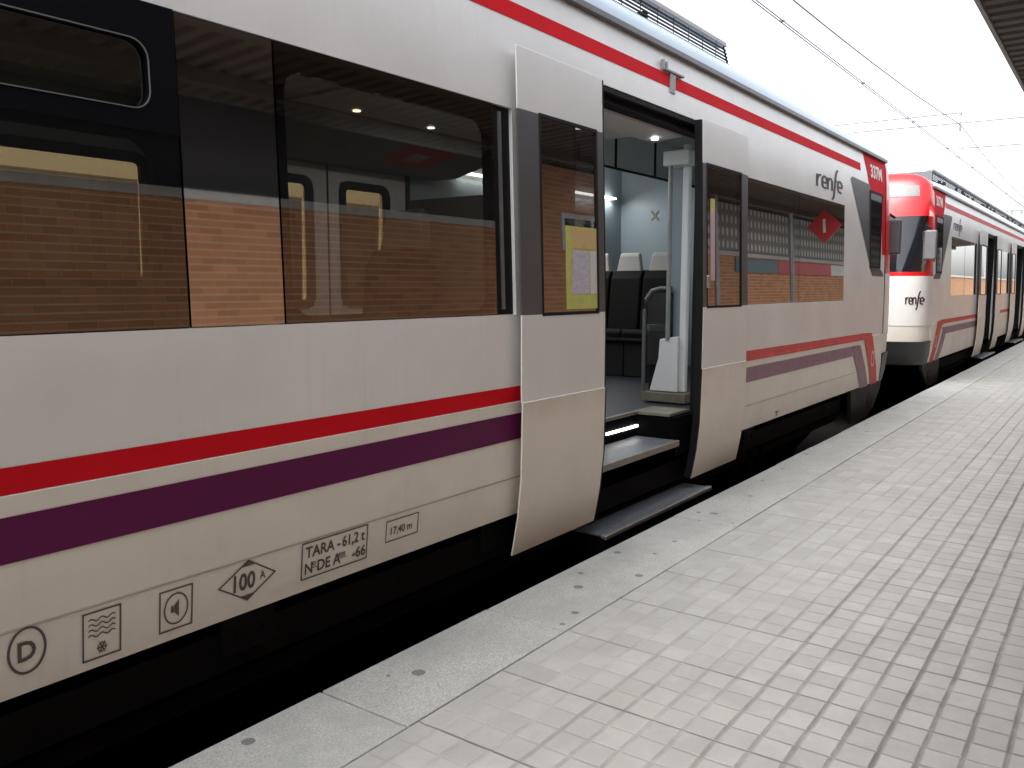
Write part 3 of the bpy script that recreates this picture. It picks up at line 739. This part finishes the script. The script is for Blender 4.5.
# glazing of the left band
for (a, b) in ((-3.59, -2.05), (-1.62, -.08)): window(near, a, b, 'glass')
window(near, .26, 1.808, 'glass', transom=True, border=(.10,.105,.05,.13), r=.08)
for (a, b) in ((-2.045, -1.625), (-.075, .255), (1.813, 2.232)):
    mb = MB(); side_patch(mb, a, b, ZW0+.004, ZW1-.004, 0, .03); mb.build('black_panel', 'panel', near)
window(near, 2.238, 3.66, 'glass', border=(.055,.05,.03,.10), r=.09)
mb = MB(); side_patch(mb, 3.662, 3.828, ZW0+.002, ZW1-.002, .02, .03); mb.build('glazing_end', 'black', near)
mb = MB(); side_patch(mb, 3.722, 3.748, ZW0+.03, ZW1-.03, .012, .02); mb.build('guide_bar', 'alu', near)
# right band
mb = MB(); side_patch(mb, 7.08, 7.20, ZW0+.002, ZW1-.002, .004, .03); mb.build('glazing_end', 'door_grey', near)
window(near, 7.205, 8.60, 'glass_side', border=(.02,.02,.02,.02), r=.03)
mb = MB(); side_patch(mb, 8.605, 8.80, ZW0+.004, ZW1-.004, 0, .03); mb.build('black_panel', 'panel', near)
window(near, 8.805, 10.495, 'glass_side', border=(.02,.02,.02,.02), r=.03)
# stripes
def strip(car, name, x0, x1, z0, z1, m_): return flat_decal(name, [[(x0,z0),(x1,z0),(x1,z1),(x0,z1)]], m_, car)
strip(near, 'upper_red_stripe', XA, 11.2, 3.041, 3.134, 'red')
strip(near, 'lower_red_stripe', XA, 3.9, .9715, 1.056, 'red')
strip(near, 'purple_stripe', XA, 3.9, .758, .904, 'purple')
strip(near, 'lower_red_stripe', 7.0, 11.30, .9765, 1.028, 'red_fade') if False else None
flat_decal('lower_red_stripe', [[(7.0,.952),(11.55,.935),(11.55,1.02),(7.0,1.042)]], 'red_fade', near)
flat_decal('purple_stripe', [[(7.0,.757),(11.0,.757),(11.0,.885),(7.0,.893)]], 'purple_fade', near)
strip(near, 'skirt_crease_shade', XA, 4.40, .5365, .5435, 'crease_shade'); strip(near, 'skirt_crease_shade', 6.36, 11.2, .5365, .5435, 'crease_shade')  # thin strips with the crease shading put into their colour
cab(near, XB, 1, '337M', True)
bm = bmesh.new(); polys_into(bm, logo_polys(9.36, 2.685, 1.0, .128)); flat_decal('operator_wordmark', None, 'ink_logo', near, bm_in=bm)
# ---- stencilled markings on the skirt
def marking(name, build):
    bm = bmesh.new(); build(bm); return flat_decal(name, None, 'ink', near, -.003, bm_in=bm)
def m1(bm):
    polys_into(bm, ribbon(circle(1.184, .463, .056, .076), .0085, True)); text_into(bm, 'D', 1.151, .430, .092, .9, .0022)
marking('letter_marking', m1)
def m2(bm):
    x0, x1, z0, z1 = 1.362, 1.492, .352, .520
    polys_into(bm, ribbon([(x0,z0),(x1,z0),(x1,z1),(x0,z1)], .006, True))
    for i in range(4):
        zz = .492-.019*i; polys_into(bm, ribbon([(x0+.018+.094*k/24, zz+.005*sin(k/24*2*pi*2.5)) for k in range(25)], .0045))
    for a in range(3):
        t = a*pi/3; polys_into(bm, ribbon([(1.427-.019*cos(t), .387-.023*sin(t)), (1.427+.019*cos(t), .387+.023*sin(t))], .004))
    for a in range(6):
        t = a*pi/3
        for s_ in (-.5, .5):
            polys_into(bm, ribbon([(1.427+.010*cos(t), .387+.012*sin(t)), (1.427+.016*cos(t+s_), .387+.019*sin(t+s_))], .003))
marking('climate_marking', m2)
def m3(bm):
    x0, x1, z0, z1 = 1.640, 1.770, .358, .512
    polys_into(bm, ribbon([(x0,z0),(x1,z0),(x1,z1),(x0,z1)], .006, True)); polys_into(bm, ribbon(circle(1.705, .436, .047, .058), .006, True))
    polys_into(bm, [[(1.684,.423),(1.695,.423),(1.695,.449),(1.684,.449)], [(1.697,.423),(1.716,.402),(1.716,.470),(1.697,.449)]])
marking('loudspeaker_marking', m3)
def m4(bm):
    cx, cz, a, b = 2.018, .453, .132, .082
    polys_into(bm, ribbon([(cx-a,cz),(cx,cz-b),(cx+a,cz),(cx,cz+b)], .0065, True))
    polys_into(bm, [[(cx-.032,cz+b-.022),(cx+.032,cz+b-.022),(cx,cz+b)], [(cx,cz-b),(cx+.032,cz-b+.022),(cx-.032,cz-b+.022)]])
    text_into(bm, '100', cx-.080, cz-.034, .096, .80, .0026); text_into(bm, 'A', cx+.058, cz-.012, .045, .85, .001)
marking('brake_marking', m4)
def m5(bm):
    x0, x1, z0, z1 = 2.290, 2.668, .372, .530
    polys_into(bm, ribbon([(x0,z0),(x1,z0),(x1,z1),(x0,z1)], .006, True))
    text_into(bm, 'TARA', x0+.018, z0+.092, .068, .93, .0016); text_into(bm, '-', x0+.195, z0+.092, .068, .93, .0016); text_into(bm, '61,2 t', x0+.224, z0+.092, .068, .86, .0016)
    text_into(bm, 'N', x0+.014, z0+.020, .068, .9, .0016); text_into(bm, 'o', x0+.058, z0+.050, .036, .9, .001); polys_into(bm, [[(x0+.058,z0+.040),(x0+.080,z0+.040),(x0+.080,z0+.044),(x0+.058,z0+.044)]])
    text_into(bm, 'DE A', x0+.083, z0+.020, .068, .9, .0016); text_into(bm, 'sos', x0+.205, z0+.050, .034, .95, .001); polys_into(bm, [[(x0+.203,z0+.040),(x0+.256,z0+.040),(x0+.256,z0+.044),(x0+.203,z0+.044)]])
    text_into(bm, '-66', x0+.288, z0+.020, .068, .93, .0016)
marking('weight_marking', m5)
def m6(bm):
    x0, x1, z0, z1 = 2.792, 3.012, .412, .512
    polys_into(bm, ribbon([(x0,z0),(x1,z0),(x1,z1),(x0,z1)], .005, True)); text_into(bm, '17,40 m', x0+.022, z0+.030, .052, .92, .001)
marking('wheelbase_marking', m6)
def m7(bm): polys_into(bm, [[(8.24,.375),(8.34,.375),(8.34,.388),(8.24,.388)], [(8.28,.335),(8.30,.335),(8.30,.375),(8.28,.375)]])
marking('jacking_marking', m7)
# bracket over the door
mb = MB()
mb.box(5.70, 6.01, YB+.030, YB+.060, 3.143, 3.158); mb.box(5.795, 5.88, YB+.040, YB+.052, 3.005, 3.14); mb.box(5.665, 5.68, YB+.03, YB+.06, 3.14, 3.21); mb.box(5.715, 5.73, YB+.03, YB+.06, 3.159, 3.205)
mb.build('bracket', 'steel', near, bevel=.003)
# door equipment
door_leaf(near, 3.800, 4.712, False, poster=True, glaze=(4.010, 4.630))
door_leaf(near, 6.250, 7.200, True, sticker=True, glaze=(6.325, 7.05))
footboard(near, 4.70, 6.43)
mb = MB()   # black frame lining the opening
mb.box(D0, D0+.05, 2.785, 2.83, .32, 2.882); mb.box(D1-.05, D1, 2.785, 2.83, .32, 2.882); mb.box(D0+.051, D1-.051, 2.79, 2.83, 2.845, 2.882)
mb.build('door_frame', 'black', near, bevel=.004)
mb = MB(); mb.box(D0+.052, D1+.2, 2.845, 2.945, 2.802, 3.0); mb.build('door_gear', 'black', near)
# step well
mb = MB(); mb.box(D0+.05, 6.02, 2.775, 3.125, .375, .425); sw = mb.build('step', 'tread', near)
mb = MB(); mb.box(D0+.05, 6.02, 2.752, 2.778, .382, .428); mb.build('nosing', 'lip', sw, bevel=.004)
mb = MB(); mb.box(D0+.05, D1-.05, 3.125, 3.16, .30, .60); mb.box(6.021, D1-.05, 2.79, 3.124, .30, .60); mb.build('riser', 'under', sw)
mb = MB(); mb.box(5.52, 6.02, 3.112, 3.124, .499, .517); mb.build('step_light', 'led', sw)
mb = MB(); mb.box(D0+.05, D1-.05, 3.118, 3.16, .601, .625); mb.box(6.021, D1-.05, 2.84, 3.118, .601, .625); mb.build('floor_nosing', 'lip', near, bevel=.004)
# interior shell
mb = MB(); mb.box(XA+.1, 10.35, 3.16, 5.55, .57, .61); mb.box(XA+.1, D0, 2.80, 3.16, .57, .61); mb.box(6.40, 10.35, 2.80, 3.16, .57, .61); mb.build('floor', 'floor', near)
mb = MB()
mb.box(XA+.1, 3.9, 2.95, 5.5, 2.88, 2.92); mb.box(6.5, 10.2, 2.95, 5.56, 3.14, 3.18); mb.box(6.46, 6.5, 2.95, 5.5, 2.861, 3.14); mb.box(3.9, 6.5, 3.02, 5.5, 2.86, 2.92)
mb.build('ceiling', 'ceiling', near)
mb = MB(); mb.prism([(2.95,2.88),(2.95,2.788),(3.20,2.764),(3.22,2.82)], lambda a,b,d: (d, a, b), D0+.05, 6.36); mb.build('header', 'ceiling', near)
# far wall lining with the same openings
mb = MB(); zb, zt = .57, 3.14; x = XA+.1
for (a, b, c, d) in far_ops:
    if a > x: mb.box(x, a, 5.535, 5.57, zb, zt)
    mb.box(a, b, 5.535, 5.57, zb, c); mb.box(a, b, 5.535, 5.57, d, zt); x = b
mb.box(x, 10.17, 5.535, 5.57, zb, zt)
mb.build('far_wall_lining', 'lining', near)
for (a, b, c, d) in far_ops:
    mb = MB()
    out = [(a,c),(b,c),(b,d),(a,d)]
    inn = rrect(a+.045, b-.045, c+.045, d-.045, .07, 4)
    for q in ribbon(rrect(a+.02, b-.02, c+.02, d-.02, .07, 4), .07, True): mb.prism(q, lambda p,q_,e: (p, e, q_), 5.50, 5.534)
    wf = mb.build('window', 'black', near)
    mb = MB(); mb.box(a, b, 5.60, 5.606, c, d); mb.build('pane', 'glass_far', wf)
# far side door leaves (inner face)
for (a, b) in ((4.03, 4.97), (4.985, 5.93)):
    mb = MB()
    wa, wb = (4.20, 4.80) if a < 4.5 else (5.12, 5.70)
    for q in ((a, wa, .62, 2.62), (wb, b, .62, 2.62), (wa, wb, .62, 1.45), (wa, wb, 2.50, 2.62)): mb.box(q[0], q[1], 5.515, 5.533, q[2], q[3])
    mb.build('far_door_leaf', 'door_in', near)
mb = MB(); mb.box(4.97, 4.985, 5.51, 5.533, .62, 2.62); mb.box(3.99, 4.03, 5.50, 5.533, .62, 2.66); mb.box(5.93, 5.98, 5.50, 5.533, .62, 2.66); mb.build('far_door_frame', 'black', near)
# vestibule ceiling unit
mb = MB(); mb.prism([(5.53,2.63),(5.25,2.63),(4.75,2.75),(4.65,2.859),(5.53,2.859)], lambda a,b,d: (d, a, b), 3.3, 6.35); vu = mb.build('vestibule_ceiling_unit', 'ceil_dark', near)
def slope_panel(name, x0, x1, m_, t0, t1):
    p = lambda t: (5.25+(4.75-5.25)*t, 2.63+(2.75-2.63)*t)
    mb = MB(); (ya, za), (yb, zb_) = p(t0), p(t1)
    mb.add([(x0,ya,za-.002),(x1,ya,za-.002),(x1,yb,zb_-.002),(x0,yb,zb_-.002)], [(0,1,2,3)]); mb.build(name, m_, vu)
slope_panel('notice', 5.2, 5.8, 'sign_red', .2, .95); slope_panel('notice', 5.4, 5.6, 'sign_white', .35, .7); slope_panel('notice', 4.2, 4.9, 'lip', .3, .8)
# vestibule partition, pillars and rails
mb = MB(); mb.box(6.74, 6.80, 3.045, 3.108, .705, 2.80); pi_ = mb.build('pillar', 'pillar', near, bevel=.012)
mb = MB(); mb.prism([(3.10,.71),(3.36,.71),(3.28,1.0),(3.27,1.16),(3.10,1.19)], lambda a,b,d: (d, a, b), 6.70, 6.735); mb.build('wedge_panel', 'pillar', pi_, bevel=.006)
mb = MB(); mb.box(6.90, 6.915, 3.12, 3.27, .63, 2.80); mb.build('recess_panel', 'lining', pi_)
mb = MB(); mb.box(6.66, 6.82, 3.02, 3.25, 2.62, 2.74); mb.build('cap', 'pillar', pi_, bevel=.006)
mb = MB(); mb.box(6.64, 6.84, 3.0, 3.40, .626, .70); mb.build('plinth', 'lip', pi_)
mb = MB(); mb.tube([(6.70, 3.195, 1.16), (6.70, 3.195, 2.62)], .019, 10); mb.build('grab_pole', 'steel', near, smooth=True)
mb = MB(); mb.tube([(6.86, 3.50, .61), (6.86, 3.50, 1.40), (6.86, 3.485, 1.50), (6.86, 3.43, 1.575), (6.86, 3.35, 1.60), (6.86, 3.24, 1.60)], .018, 10); hb = mb.build('handrail', 'mid_grey', near, smooth=True)
mb = MB(); mb.box(6.87, 6.882, 3.23, 3.49, .75, 1.56); mb.build('draught_screen', 'cove', hb)
mb = MB(); mb.prism(circle(7.05, 3.40, .13, .13, 20), lambda a,b,d: (a, b, d), .62, 1.22); bn = mb.build('litter_bin', 'seat', near, smooth=True)
mb = MB(); mb.prism(circle(7.05, 3.40, .155, .155, 20), lambda a,b,d: (a, b, d), 1.22, 1.27); mb.build('lid', 'steel', bn, smooth=True)
mb = MB(); mb.box(6.96, 7.0, 3.35, 3.42, 1.271, 1.285); mb.build('sticker', 'red', bn)
# bulkhead behind the cab with luggage glass along the ceiling
mb = MB(); mb.box(10.12, 10.17, 2.84, 5.534, .61, 3.139); mb.build('bulkhead', 'lining', near)
mb = MB()
for sg in (1, -1): mb.prism(ribbon([(5.04-.05, 2.53-.055*sg), (5.04+.05, 2.53+.055*sg)], .022)[0], lambda p,q,e: (e, p, q), 10.108-.002*sg, 10.119)
mb.build('cross_emblem', 'lip', near)
mb = MB(); mb.box(6.52, 10.11, 4.15, 4.17, 2.755, 2.775); lr = mb.build('rack_rail', 'black', near)
mb = MB(); mb.box(6.52, 10.11, 4.155, 4.163, 2.776, 3.139); mb.build('rack_panel', 'rack', lr)
for xx in (6.75, 7.45, 8.3, 9.2): mb = MB(); mb.box(xx, xx+.04, 4.148, 4.154, 2.776, 3.13); mb.build('rack_post', 'black', lr)
for sx, sy_ in ((8.63,5.20),(8.63,4.78),(8.63,4.36),(9.6,3.35),(9.6,3.80)): seat(near, sx, sy_, -1)
for xx, fc in ((3.0,-1),(1.9,1),(1.25,-1),(.1,1),(-.6,-1),(-1.7,1)):
    for yy in (3.12, 5.25):
        if not (yy < 4 and 1 < xx < 2): seat(near, xx, yy, fc)
seat(near, 3.0, 4.77, -1); seat(near, 1.25, 4.77, -1)
for xx in (3.7,):
    mb = MB(); mb.box(xx-.02, xx+.02, 4.75, 5.53, .61, 2.63); mb.box(xx-.02, xx+.02, 2.86, 3.4, .61, 2.1); mb.build('partition', 'door_in', near)
# lamps of the carriage
def strip_light(x0, x1, y, z, pw):
    mb = MB(); mb.box(x0, x1, y-.03, y+.03, z, z+.02); mb.build('light_strip', 'led', near)
    l = bpy.data.lights.new('interior_lamp', 'AREA'); l.shape = 'RECTANGLE'; l.size = x1-x0; l.size_y = .06; l.energy = pw*(x1-x0)/3; l.color = (.93, .97, 1)
    o = bpy.data.objects.new('interior_lamp', l); COL.objects.link(o); o.location = ((x0+x1)/2, y, z-.012)
    o.rotation_euler = (R(-25 if y > YC else 25), 0, 0)
    o.parent = near; o.matrix_parent_inverse = near.matrix_basis.inverted()
strip_light(6.7, 9.85, 5.49, 2.74, 5.8); strip_light(-3, .4, 3.3, 2.84, 2)
for xx, yy, wm in ((2.6,3.5,0),(3.3,4.4,0),(3.6,3.35,0),(4.45,3.6,0),(5.2,3.9,0),(4.4,4.55,1),(5.2,4.55,0),(5.9,3.62,0),(6.2,3.10,0),(1.6,3.5,0)):
    mb = MB(); zz = 2.852 if 3.9 < xx < 6.5 else 2.872
    if xx == 6.2: zz = 2.758
    mb.prism(circle(xx, yy, .028, .028, 14), lambda a,b,d: (a, b, d), zz, zz+.006); mb.build('downlight', 'led_warm' if wm else 'spot', near)
l = bpy.data.lights.new('vestibule_lamp', 'AREA'); l.shape = 'RECTANGLE'; l.size = 1.6; l.size_y = .2; l.energy = 8; l.color = (.95, .97, 1)
o = bpy.data.objects.new('vestibule_lamp', l); COL.objects.link(o); o.location = (5.4, 4.2, 2.84); o.parent = near; o.matrix_parent_inverse = near.matrix_basis.inverted()
aircon(near, 3.9, 7.80, 3)
underframe(near, XA+.3, 11.0, [-6, 9.3])
for xx in (1.95, 3.62, 7.6):
    mb = MB(); mb.box(xx, xx+.26, 2.83, 2.855, .13, .30); fp = mb.build('frame_plate', 'beam', near, bevel=.004)
    for q in (.07, .19): mb = MB(); mb.tube([(xx+q,2.820,.20),(xx+q,2.829,.20)], .014); mb.build('bolt', 'beam', fp)
for xx in (7.95, 8.25):
    mb = MB(); mb.tube([(xx,2.92,-.2),(xx,2.92,.22)], .05, 12); mb.build('damper', 'under', near, smooth=True)

# ---- far carriage --------------------------------------------------------------
FA, FB = 16.10, 41.0
farc, _ = carriage('second white train with rounded red cab front, coupled beyond the near carriage', FA, FB, False,
    [(22.35, 24.25), (29.3, 31.2)], [(17.92, 21.2), (24.9, 27.4), (32.2, 40)], [19.6, 37.5], '337M', False)
bpy.context.view_layer.update()
cab(farc, FA, -1, '337M', False)
window(farc, 17.93, 19.5, 'glass_side', border=(.03,.03,.03,.03), r=.03); mb = MB(); side_patch(mb, 19.505, 19.60, ZW0+.004, ZW1-.004, 0, .03); mb.build('black_panel', 'panel', farc); window(farc, 19.605, 21.19, 'glass_side', border=(.03,.03,.03,.03), r=.03)
window(farc, 24.91, 26.1, 'glass_side', border=(.03,.03,.03,.03), r=.03); window(farc, 26.11, 27.39, 'glass_side', border=(.03,.03,.03,.03), r=.03)
for a in range(5): window(farc, 32.21+a*1.55, 33.74+a*1.55, 'glass_side', border=(.03,.03,.03,.03), r=.03)
strip(farc, 'upper_red_stripe', 17.2, FB, 3.041, 3.134, 'red_fade')
for a, b in ((17.1, 21.6), (24.9, 28), (31.5, FB)): flat_decal('lower_red_stripe', [[(a,.95),(b,.95),(b,1.028),(a,1.028)]], 'red_fade', farc)
flat_decal('purple_stripe', [[(17.6,.757),(21.6,.757),(21.6,.885),(17.1,.885)]], 'purple_fade', farc)
bm = bmesh.new(); polys_into(bm, logo_polys(18.1, 2.70, 1.0, .128)); flat_decal('operator_wordmark', None, 'ink_logo', farc, bm_in=bm)
for (a0, a1, b0, b1) in ((21.3, 22.45, 24.2, 25.2), (27.5, 28.5, 31.1, 32.1)):
    door_leaf(farc, a0, a1, False); door_leaf(farc, b0, b1, True)
for (a, b) in ((22.35, 24.25), (29.3, 31.2)):
    footboard(farc, a-.2, b+.2)
    mb = MB(); mb.box(a, a+.08, 2.785, 3.0, .32, 2.882); mb.box(b-.08, b, 2.785, 3.0, .32, 2.882); mb.box(a, b, 2.79, 3.0, 2.80, 2.882); mb.build('door_frame', 'black', farc)
    mb = MB(); mb.box(a+.08, b-.08, 2.775, 3.125, .375, .425); mb.box(a+.08, b-.08, 3.125, 3.16, .375, .6); mb.build('step', 'under', farc)
mb = MB(); mb.box(17.4, FB-.1, 3.16, 5.55, .57, .61); mb.build('floor', 'floor', farc)
mb = MB(); mb.box(17.4, FB-.1, 2.95, 5.55, 2.84, 2.9); mb.build('ceiling', 'ceil_dark', farc)
mb = MB(); mb.box(17.4, FB-.1, 5.5, 5.55, .61, 2.84); mb.box(17.35, 17.4, 2.84, 5.5, .61, 2.84); mb.build('far_wall_lining', 'door_in', farc)
aircon(farc, 17.7, 37, 8)
underframe(farc, 17.0, FB-.2, [19.6, 37.5])
# wordmark on the white nose of the far cab, wrapped round the corner
def nose_wordmark():
    bm = bmesh.new(); polys_into(bm, logo_polys(0, 1.33, .25, .115)); xs = [v.co.x for v in bm.verts]
    for v in bm.verts:
        z = v.co.z; W, D = nose_at(z); yy = 3.03 - v.co.x     # reads left to right seen from the platform
        yr = abs(yy-YC); v.co.x = FA - plan(yr, W+.011, D+.011); v.co.y = yy
    me = bpy.data.meshes.new('nose_wordmark'); bm.to_mesh(me); bm.free(); me.materials.append(M['ink_logo'])
    o = bpy.data.objects.new('nose_wordmark', me); COL.objects.link(o); o.parent = farc; o.matrix_parent_inverse = farc.matrix_basis.inverted()
nose_wordmark()

# ------------------------------------------------------------------ station building behind the photographer (seen in the glass)
YW = -1.3
def wall(name, label, x0, x1, z1, m_, cat='wall', coping=True):
    t = thing(name, label, cat, ((x0+x1)/2, YW-.15, 0)); bpy.context.view_layer.update()
    mb = MB(); mb.box(x0, x1, YW-.3, YW, 0, z1); mb.build('brickwork', m_, t)
    if coping: mb = MB(); mb.box(x0, x1, YW-.33, YW+.03, z1+.001, z1+.09); mb.build('coping', 'stone', t, bevel=.008)
    return t
wA = wall('brick_wall', 'orange brown brick wall with pale coping reflected in the near carriage windows', -12, 9.8, 2.62, 'brick')
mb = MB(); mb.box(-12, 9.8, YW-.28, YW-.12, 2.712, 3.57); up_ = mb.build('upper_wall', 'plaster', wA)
wB = wall('brick_building', 'tall brick station block with small white framed window, reflected in the door glass', 9.8, 15.6, 3.57, 'brick', 'building', False)
mb = MB()
for q in ribbon([(10.55,2.42),(11.95,2.42),(11.95,2.88),(10.55,2.88)], .07, True): mb.prism(q, lambda a,b,d: (a, d, b), YW-.001, YW+.03)
mb.box(11.35, 11.42, YW, YW+.028, 2.42, 2.88)
wf = mb.build('window', 'sign_white', wB)
mb = MB(); mb.box(10.56, 11.94, YW+.001, YW+.010, 2.43, 2.87); mb.build('pane', 'dark_window', wf)
wC = wall('lattice_wall', 'pierced grey block wall on a brick base reflected beside the wordmark', 15.6, 42, 2.50, 'brick')
mb = MB(); mb.box(15.6, 42, YW-.25, YW-.02, 2.592, 3.57); mb.build('lattice', 'lattice', wC)
for i, (a, b, m_, lb) in enumerate(((17.2, 20.2, 'sign_teal', 'plain dark teal panel on the brick base of the lattice wall'), (20.2, 24.6, 'sign_red', 'long plain red panel on the brick wall beside the teal one'), (24.6, 27.6, 'sign_white', 'plain white panel between two red ones on the brick wall'), (27.6, 31.5, 'sign_red', 'short plain red panel on the brick wall beyond the white one'))):
    mb = MB(); mb.box(a+.01, b-.01, YW+.004, YW+.03, 2.17, 2.47); tag(mb.build('wall_sign', m_, None, bevel=.004), lb, 'sign', 'panels on the station wall')
wD = wall('boundary_wall', 'sunlit orange brick boundary wall reflected in the far carriage windows', 42, 160, 2.35, 'brick_lit')
for i, (xx, yy, h, lb) in enumerate(((120, -45, 17, 'pale apartment block with rows of balconies, reflected in the far doors'), (185, -60, 22, 'taller pale apartment block beyond the first, reflected in the far doors'))):
    t = thing('apartment_building', lb, 'building', (xx, yy, -1), 'distant apartment blocks'); bpy.context.view_layer.update()
    mb = MB(); mb.box(xx-22, xx+22, yy-12, yy, -1, h); mb.build('wall', 'facade', t)
    mb = MB(); mb.box(xx-22.5, xx+22.5, yy-12.5, yy+.5, h+.001, h+.5); mb.build('roof', 'stone', t)
    for fl in range(int(h/3)):
        mb = MB(); mb.box(xx-20, xx+20, yy+.001, yy+1.2, fl*3+2.4, fl*3+3.3); mb.build('balcony', 'fascia', t)
        mb = MB()
        for k in range(12): mb.box(xx-19.5+k*3.3, xx-17.9+k*3.3, yy+.001, yy+.06, fl*3+.4, fl*3+2.2)
        mb.build('window_row', 'dark_window', t)

# canopy
CE, CZ = .975, 3.60
cn = thing('platform_canopy', 'brown corrugated platform canopy with grey edge, top right corner', 'canopy', (14, -.2, 0)); bpy.context.view_layer.update()
mb = MB(); xs = -14.0; pitch = .20; vs = []; 
prof = []
x = -14.0
while x < 42:
    prof += [(x, CZ), (x+.10, CZ), (x+.13, CZ+.045), (x+.17, CZ+.045)]; x += pitch
n = len(prof)
mb.add([(a, CE, b) for a, b in prof] + [(a, -1.75, b+.0) for a, b in prof], [(i, i+1, n+i+1, n+i) for i in range(n-1)])
mb.box(-14, x, -1.75, CE, CZ+.06, CZ+.10)
mb.build('sheeting', 'canopy', cn)
mb = MB(); mb.box(-14, x, CE+.001, CE+.035, CZ-.02, CZ+.15); mb.build('fascia', 'fascia', cn, bevel=.006)
mb = MB()
for yy in (.45, -.75): mb.box(-14, x, yy-.05, yy+.05, CZ-.12, CZ-.001)
mb.build('purlin', 'canopy', cn)
for i, (xx, lb) in enumerate(((-3.5, 'grey steel canopy post behind the photographer'), (14.8, 'grey steel canopy post reflected in the right door leaf'), (19.4, 'grey steel canopy post reflected between the two right windows'), (29, 'grey steel canopy post farther along the lattice wall'))):
    t = thing('canopy_post', lb, 'post', (xx, -.7, 0), 'canopy posts'); bpy.context.view_layer.update()
    mb = MB(); mb.tube([(xx,-.7,.0),(xx,-.7,CZ-.12)], .05, 14); mb.build('shaft', 'steel', t, smooth=True)
    mb = MB(); mb.box(xx-.13, xx+.13, -.83, -.57, .001, .02); mb.build('base_plate', 'steel', t)
# hanging platform sign
t = thing('platform_sign', 'red diamond platform sign with white number one hanging from the canopy', 'sign', (19.9, -.1, 3.1)); bpy.context.view_layer.update()
mb = MB(); mb.prism([(-.38,0),(0,-.38),(.38,0),(0,.38)], lambda a,b,d: (19.9+d, -.1+a, 3.16+b), -.03, .03); mb.build('board', 'sign_red', t, bevel=.005)
bm = text_bm('1', .42, 1, .01, 'CENTER')
for v in bm.verts: v.co = Vector((19.865, -.1-v.co.x, 3.02+v.co.z))
me = bpy.data.meshes.new('number'); bm.to_mesh(me); bm.free(); me.materials.append(M['white_ink']); o = bpy.data.objects.new('number', me); COL.objects.link(o); o.parent = t; o.matrix_parent_inverse = t.matrix_basis.inverted()
mb = MB(); mb.tube([(19.9,-.1,3.52),(19.9,-.1,CZ)], .015); mb.build('hanger', 'steel', t)

# wall across the tracks
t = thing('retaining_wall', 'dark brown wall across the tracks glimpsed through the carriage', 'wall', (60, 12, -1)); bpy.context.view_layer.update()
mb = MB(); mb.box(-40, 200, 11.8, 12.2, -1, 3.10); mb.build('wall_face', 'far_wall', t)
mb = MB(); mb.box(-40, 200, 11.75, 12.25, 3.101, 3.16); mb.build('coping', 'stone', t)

# ------------------------------------------------------------------ overhead line
def zmess(x):
    d = abs(((x-27.8+38) % 76) - 38); return 6.27 - .055*d + .00145*d*d
t = tag(MB(), '', '') if False else None
mb = MB()
mb.tube([(-30,4.185,5.33),(27.8,4.185,5.32),(160,4.3,5.32)], .008, 6); mb.tube([(-30,4.235,5.335),(27.8,4.235,5.325),(160,4.35,5.325)], .008, 6)
x = -28.2
cw_ = mb.build('contact_wire', 'wire'); tag(cw_, 'pair of straight contact wires running above the train roofs', 'overhead wire')
mb = MB()
while x < 120: mb.box(x-.03, x+.03, 4.18, 4.24, 5.322, 5.345); x += 4.5
o = mb.build('clip', 'wire', cw_)
mb = MB(); mb.tube([(x_, 4.25, zmess(x_)) for x_ in [i*1.0 for i in range(-30, 150)]], .011, 6); tag(mb.build('messenger_wire', 'wire'), 'sagging messenger wire meeting an insulator above the contact wires', 'overhead wire')
x = 4.0
mb = MB()
while x < 90:
    mb.tube([(x,4.22,5.34),(x,4.25,zmess(x))], .002, 5); x += 9
mb.build('dropper', 'wire', cw_)
XS = 27.8
mb = MB()
def sp(y0, z0, y1, z1, r=.009): mb.tube([(XS, y0, z0), (XS, y1, z1)], r, 6)
sp(9.5, 6.62, 4.25, 6.59, .015); sp(9.5, 6.37, 4.25, 6.30, .015); sp(4.2, 6.30, -2.6, 6.24, .015); sp(4.2, 5.59, -2.6, 5.48, .015)
hs_ = mb.build('head_span', 'wire'); tag(hs_, 'thin cross wires spanning the track with an insulator at the middle', 'overhead wire')
mb = MB(); mb.tube([(XS,4.25,6.08),(XS,4.25,6.34)], .035, 10); mb.tube([(XS,4.25,6.52),(XS,4.25,6.60)], .04, 10); mb.build('insulator', 'steel', hs_)
mb = MB(); mb.tube([(XS,9.5,5.62),(XS,6.1,5.59),(XS,5.2,5.56),(XS,4.2,5.335)], .010, 6); mb.build('registration_arm', 'wire', hs_)
for (yy, lb) in ((9.6, 'slim steel catenary mast behind the trains'),):
    t = thing('catenary_mast', lb, 'mast', (XS, yy, -1)); bpy.context.view_layer.update()
    mb = MB(); mb.box(XS-.1, XS+.1, yy-.1, yy+.1, -1, 6.8); mb.build('shaft', 'steel', t)
# cantilever in the distance
t = thing('line_cantilever', 'far steel cantilever holding insulators above the trains at the right edge', 'gantry', (70, -3, -1)); bpy.context.view_layer.update()
gx = 70
mb = MB(); mb.tube([(gx,-3,7.12),(gx,7.2,7.06),(gx,7.9,6.9)], .05, 6); mb.build('beam', 'steel', t)
mb = MB(); mb.box(gx-.15, gx+.15, -3.15, -2.85, -1, 7.5); mb.build('post', 'steel', t)
for yy in (5.9, 6.5, 7.1): mb = MB(); mb.tube([(gx,yy,7.02),(gx,yy,6.75)], .06, 6); mb.build('insulator', 'steel', t)
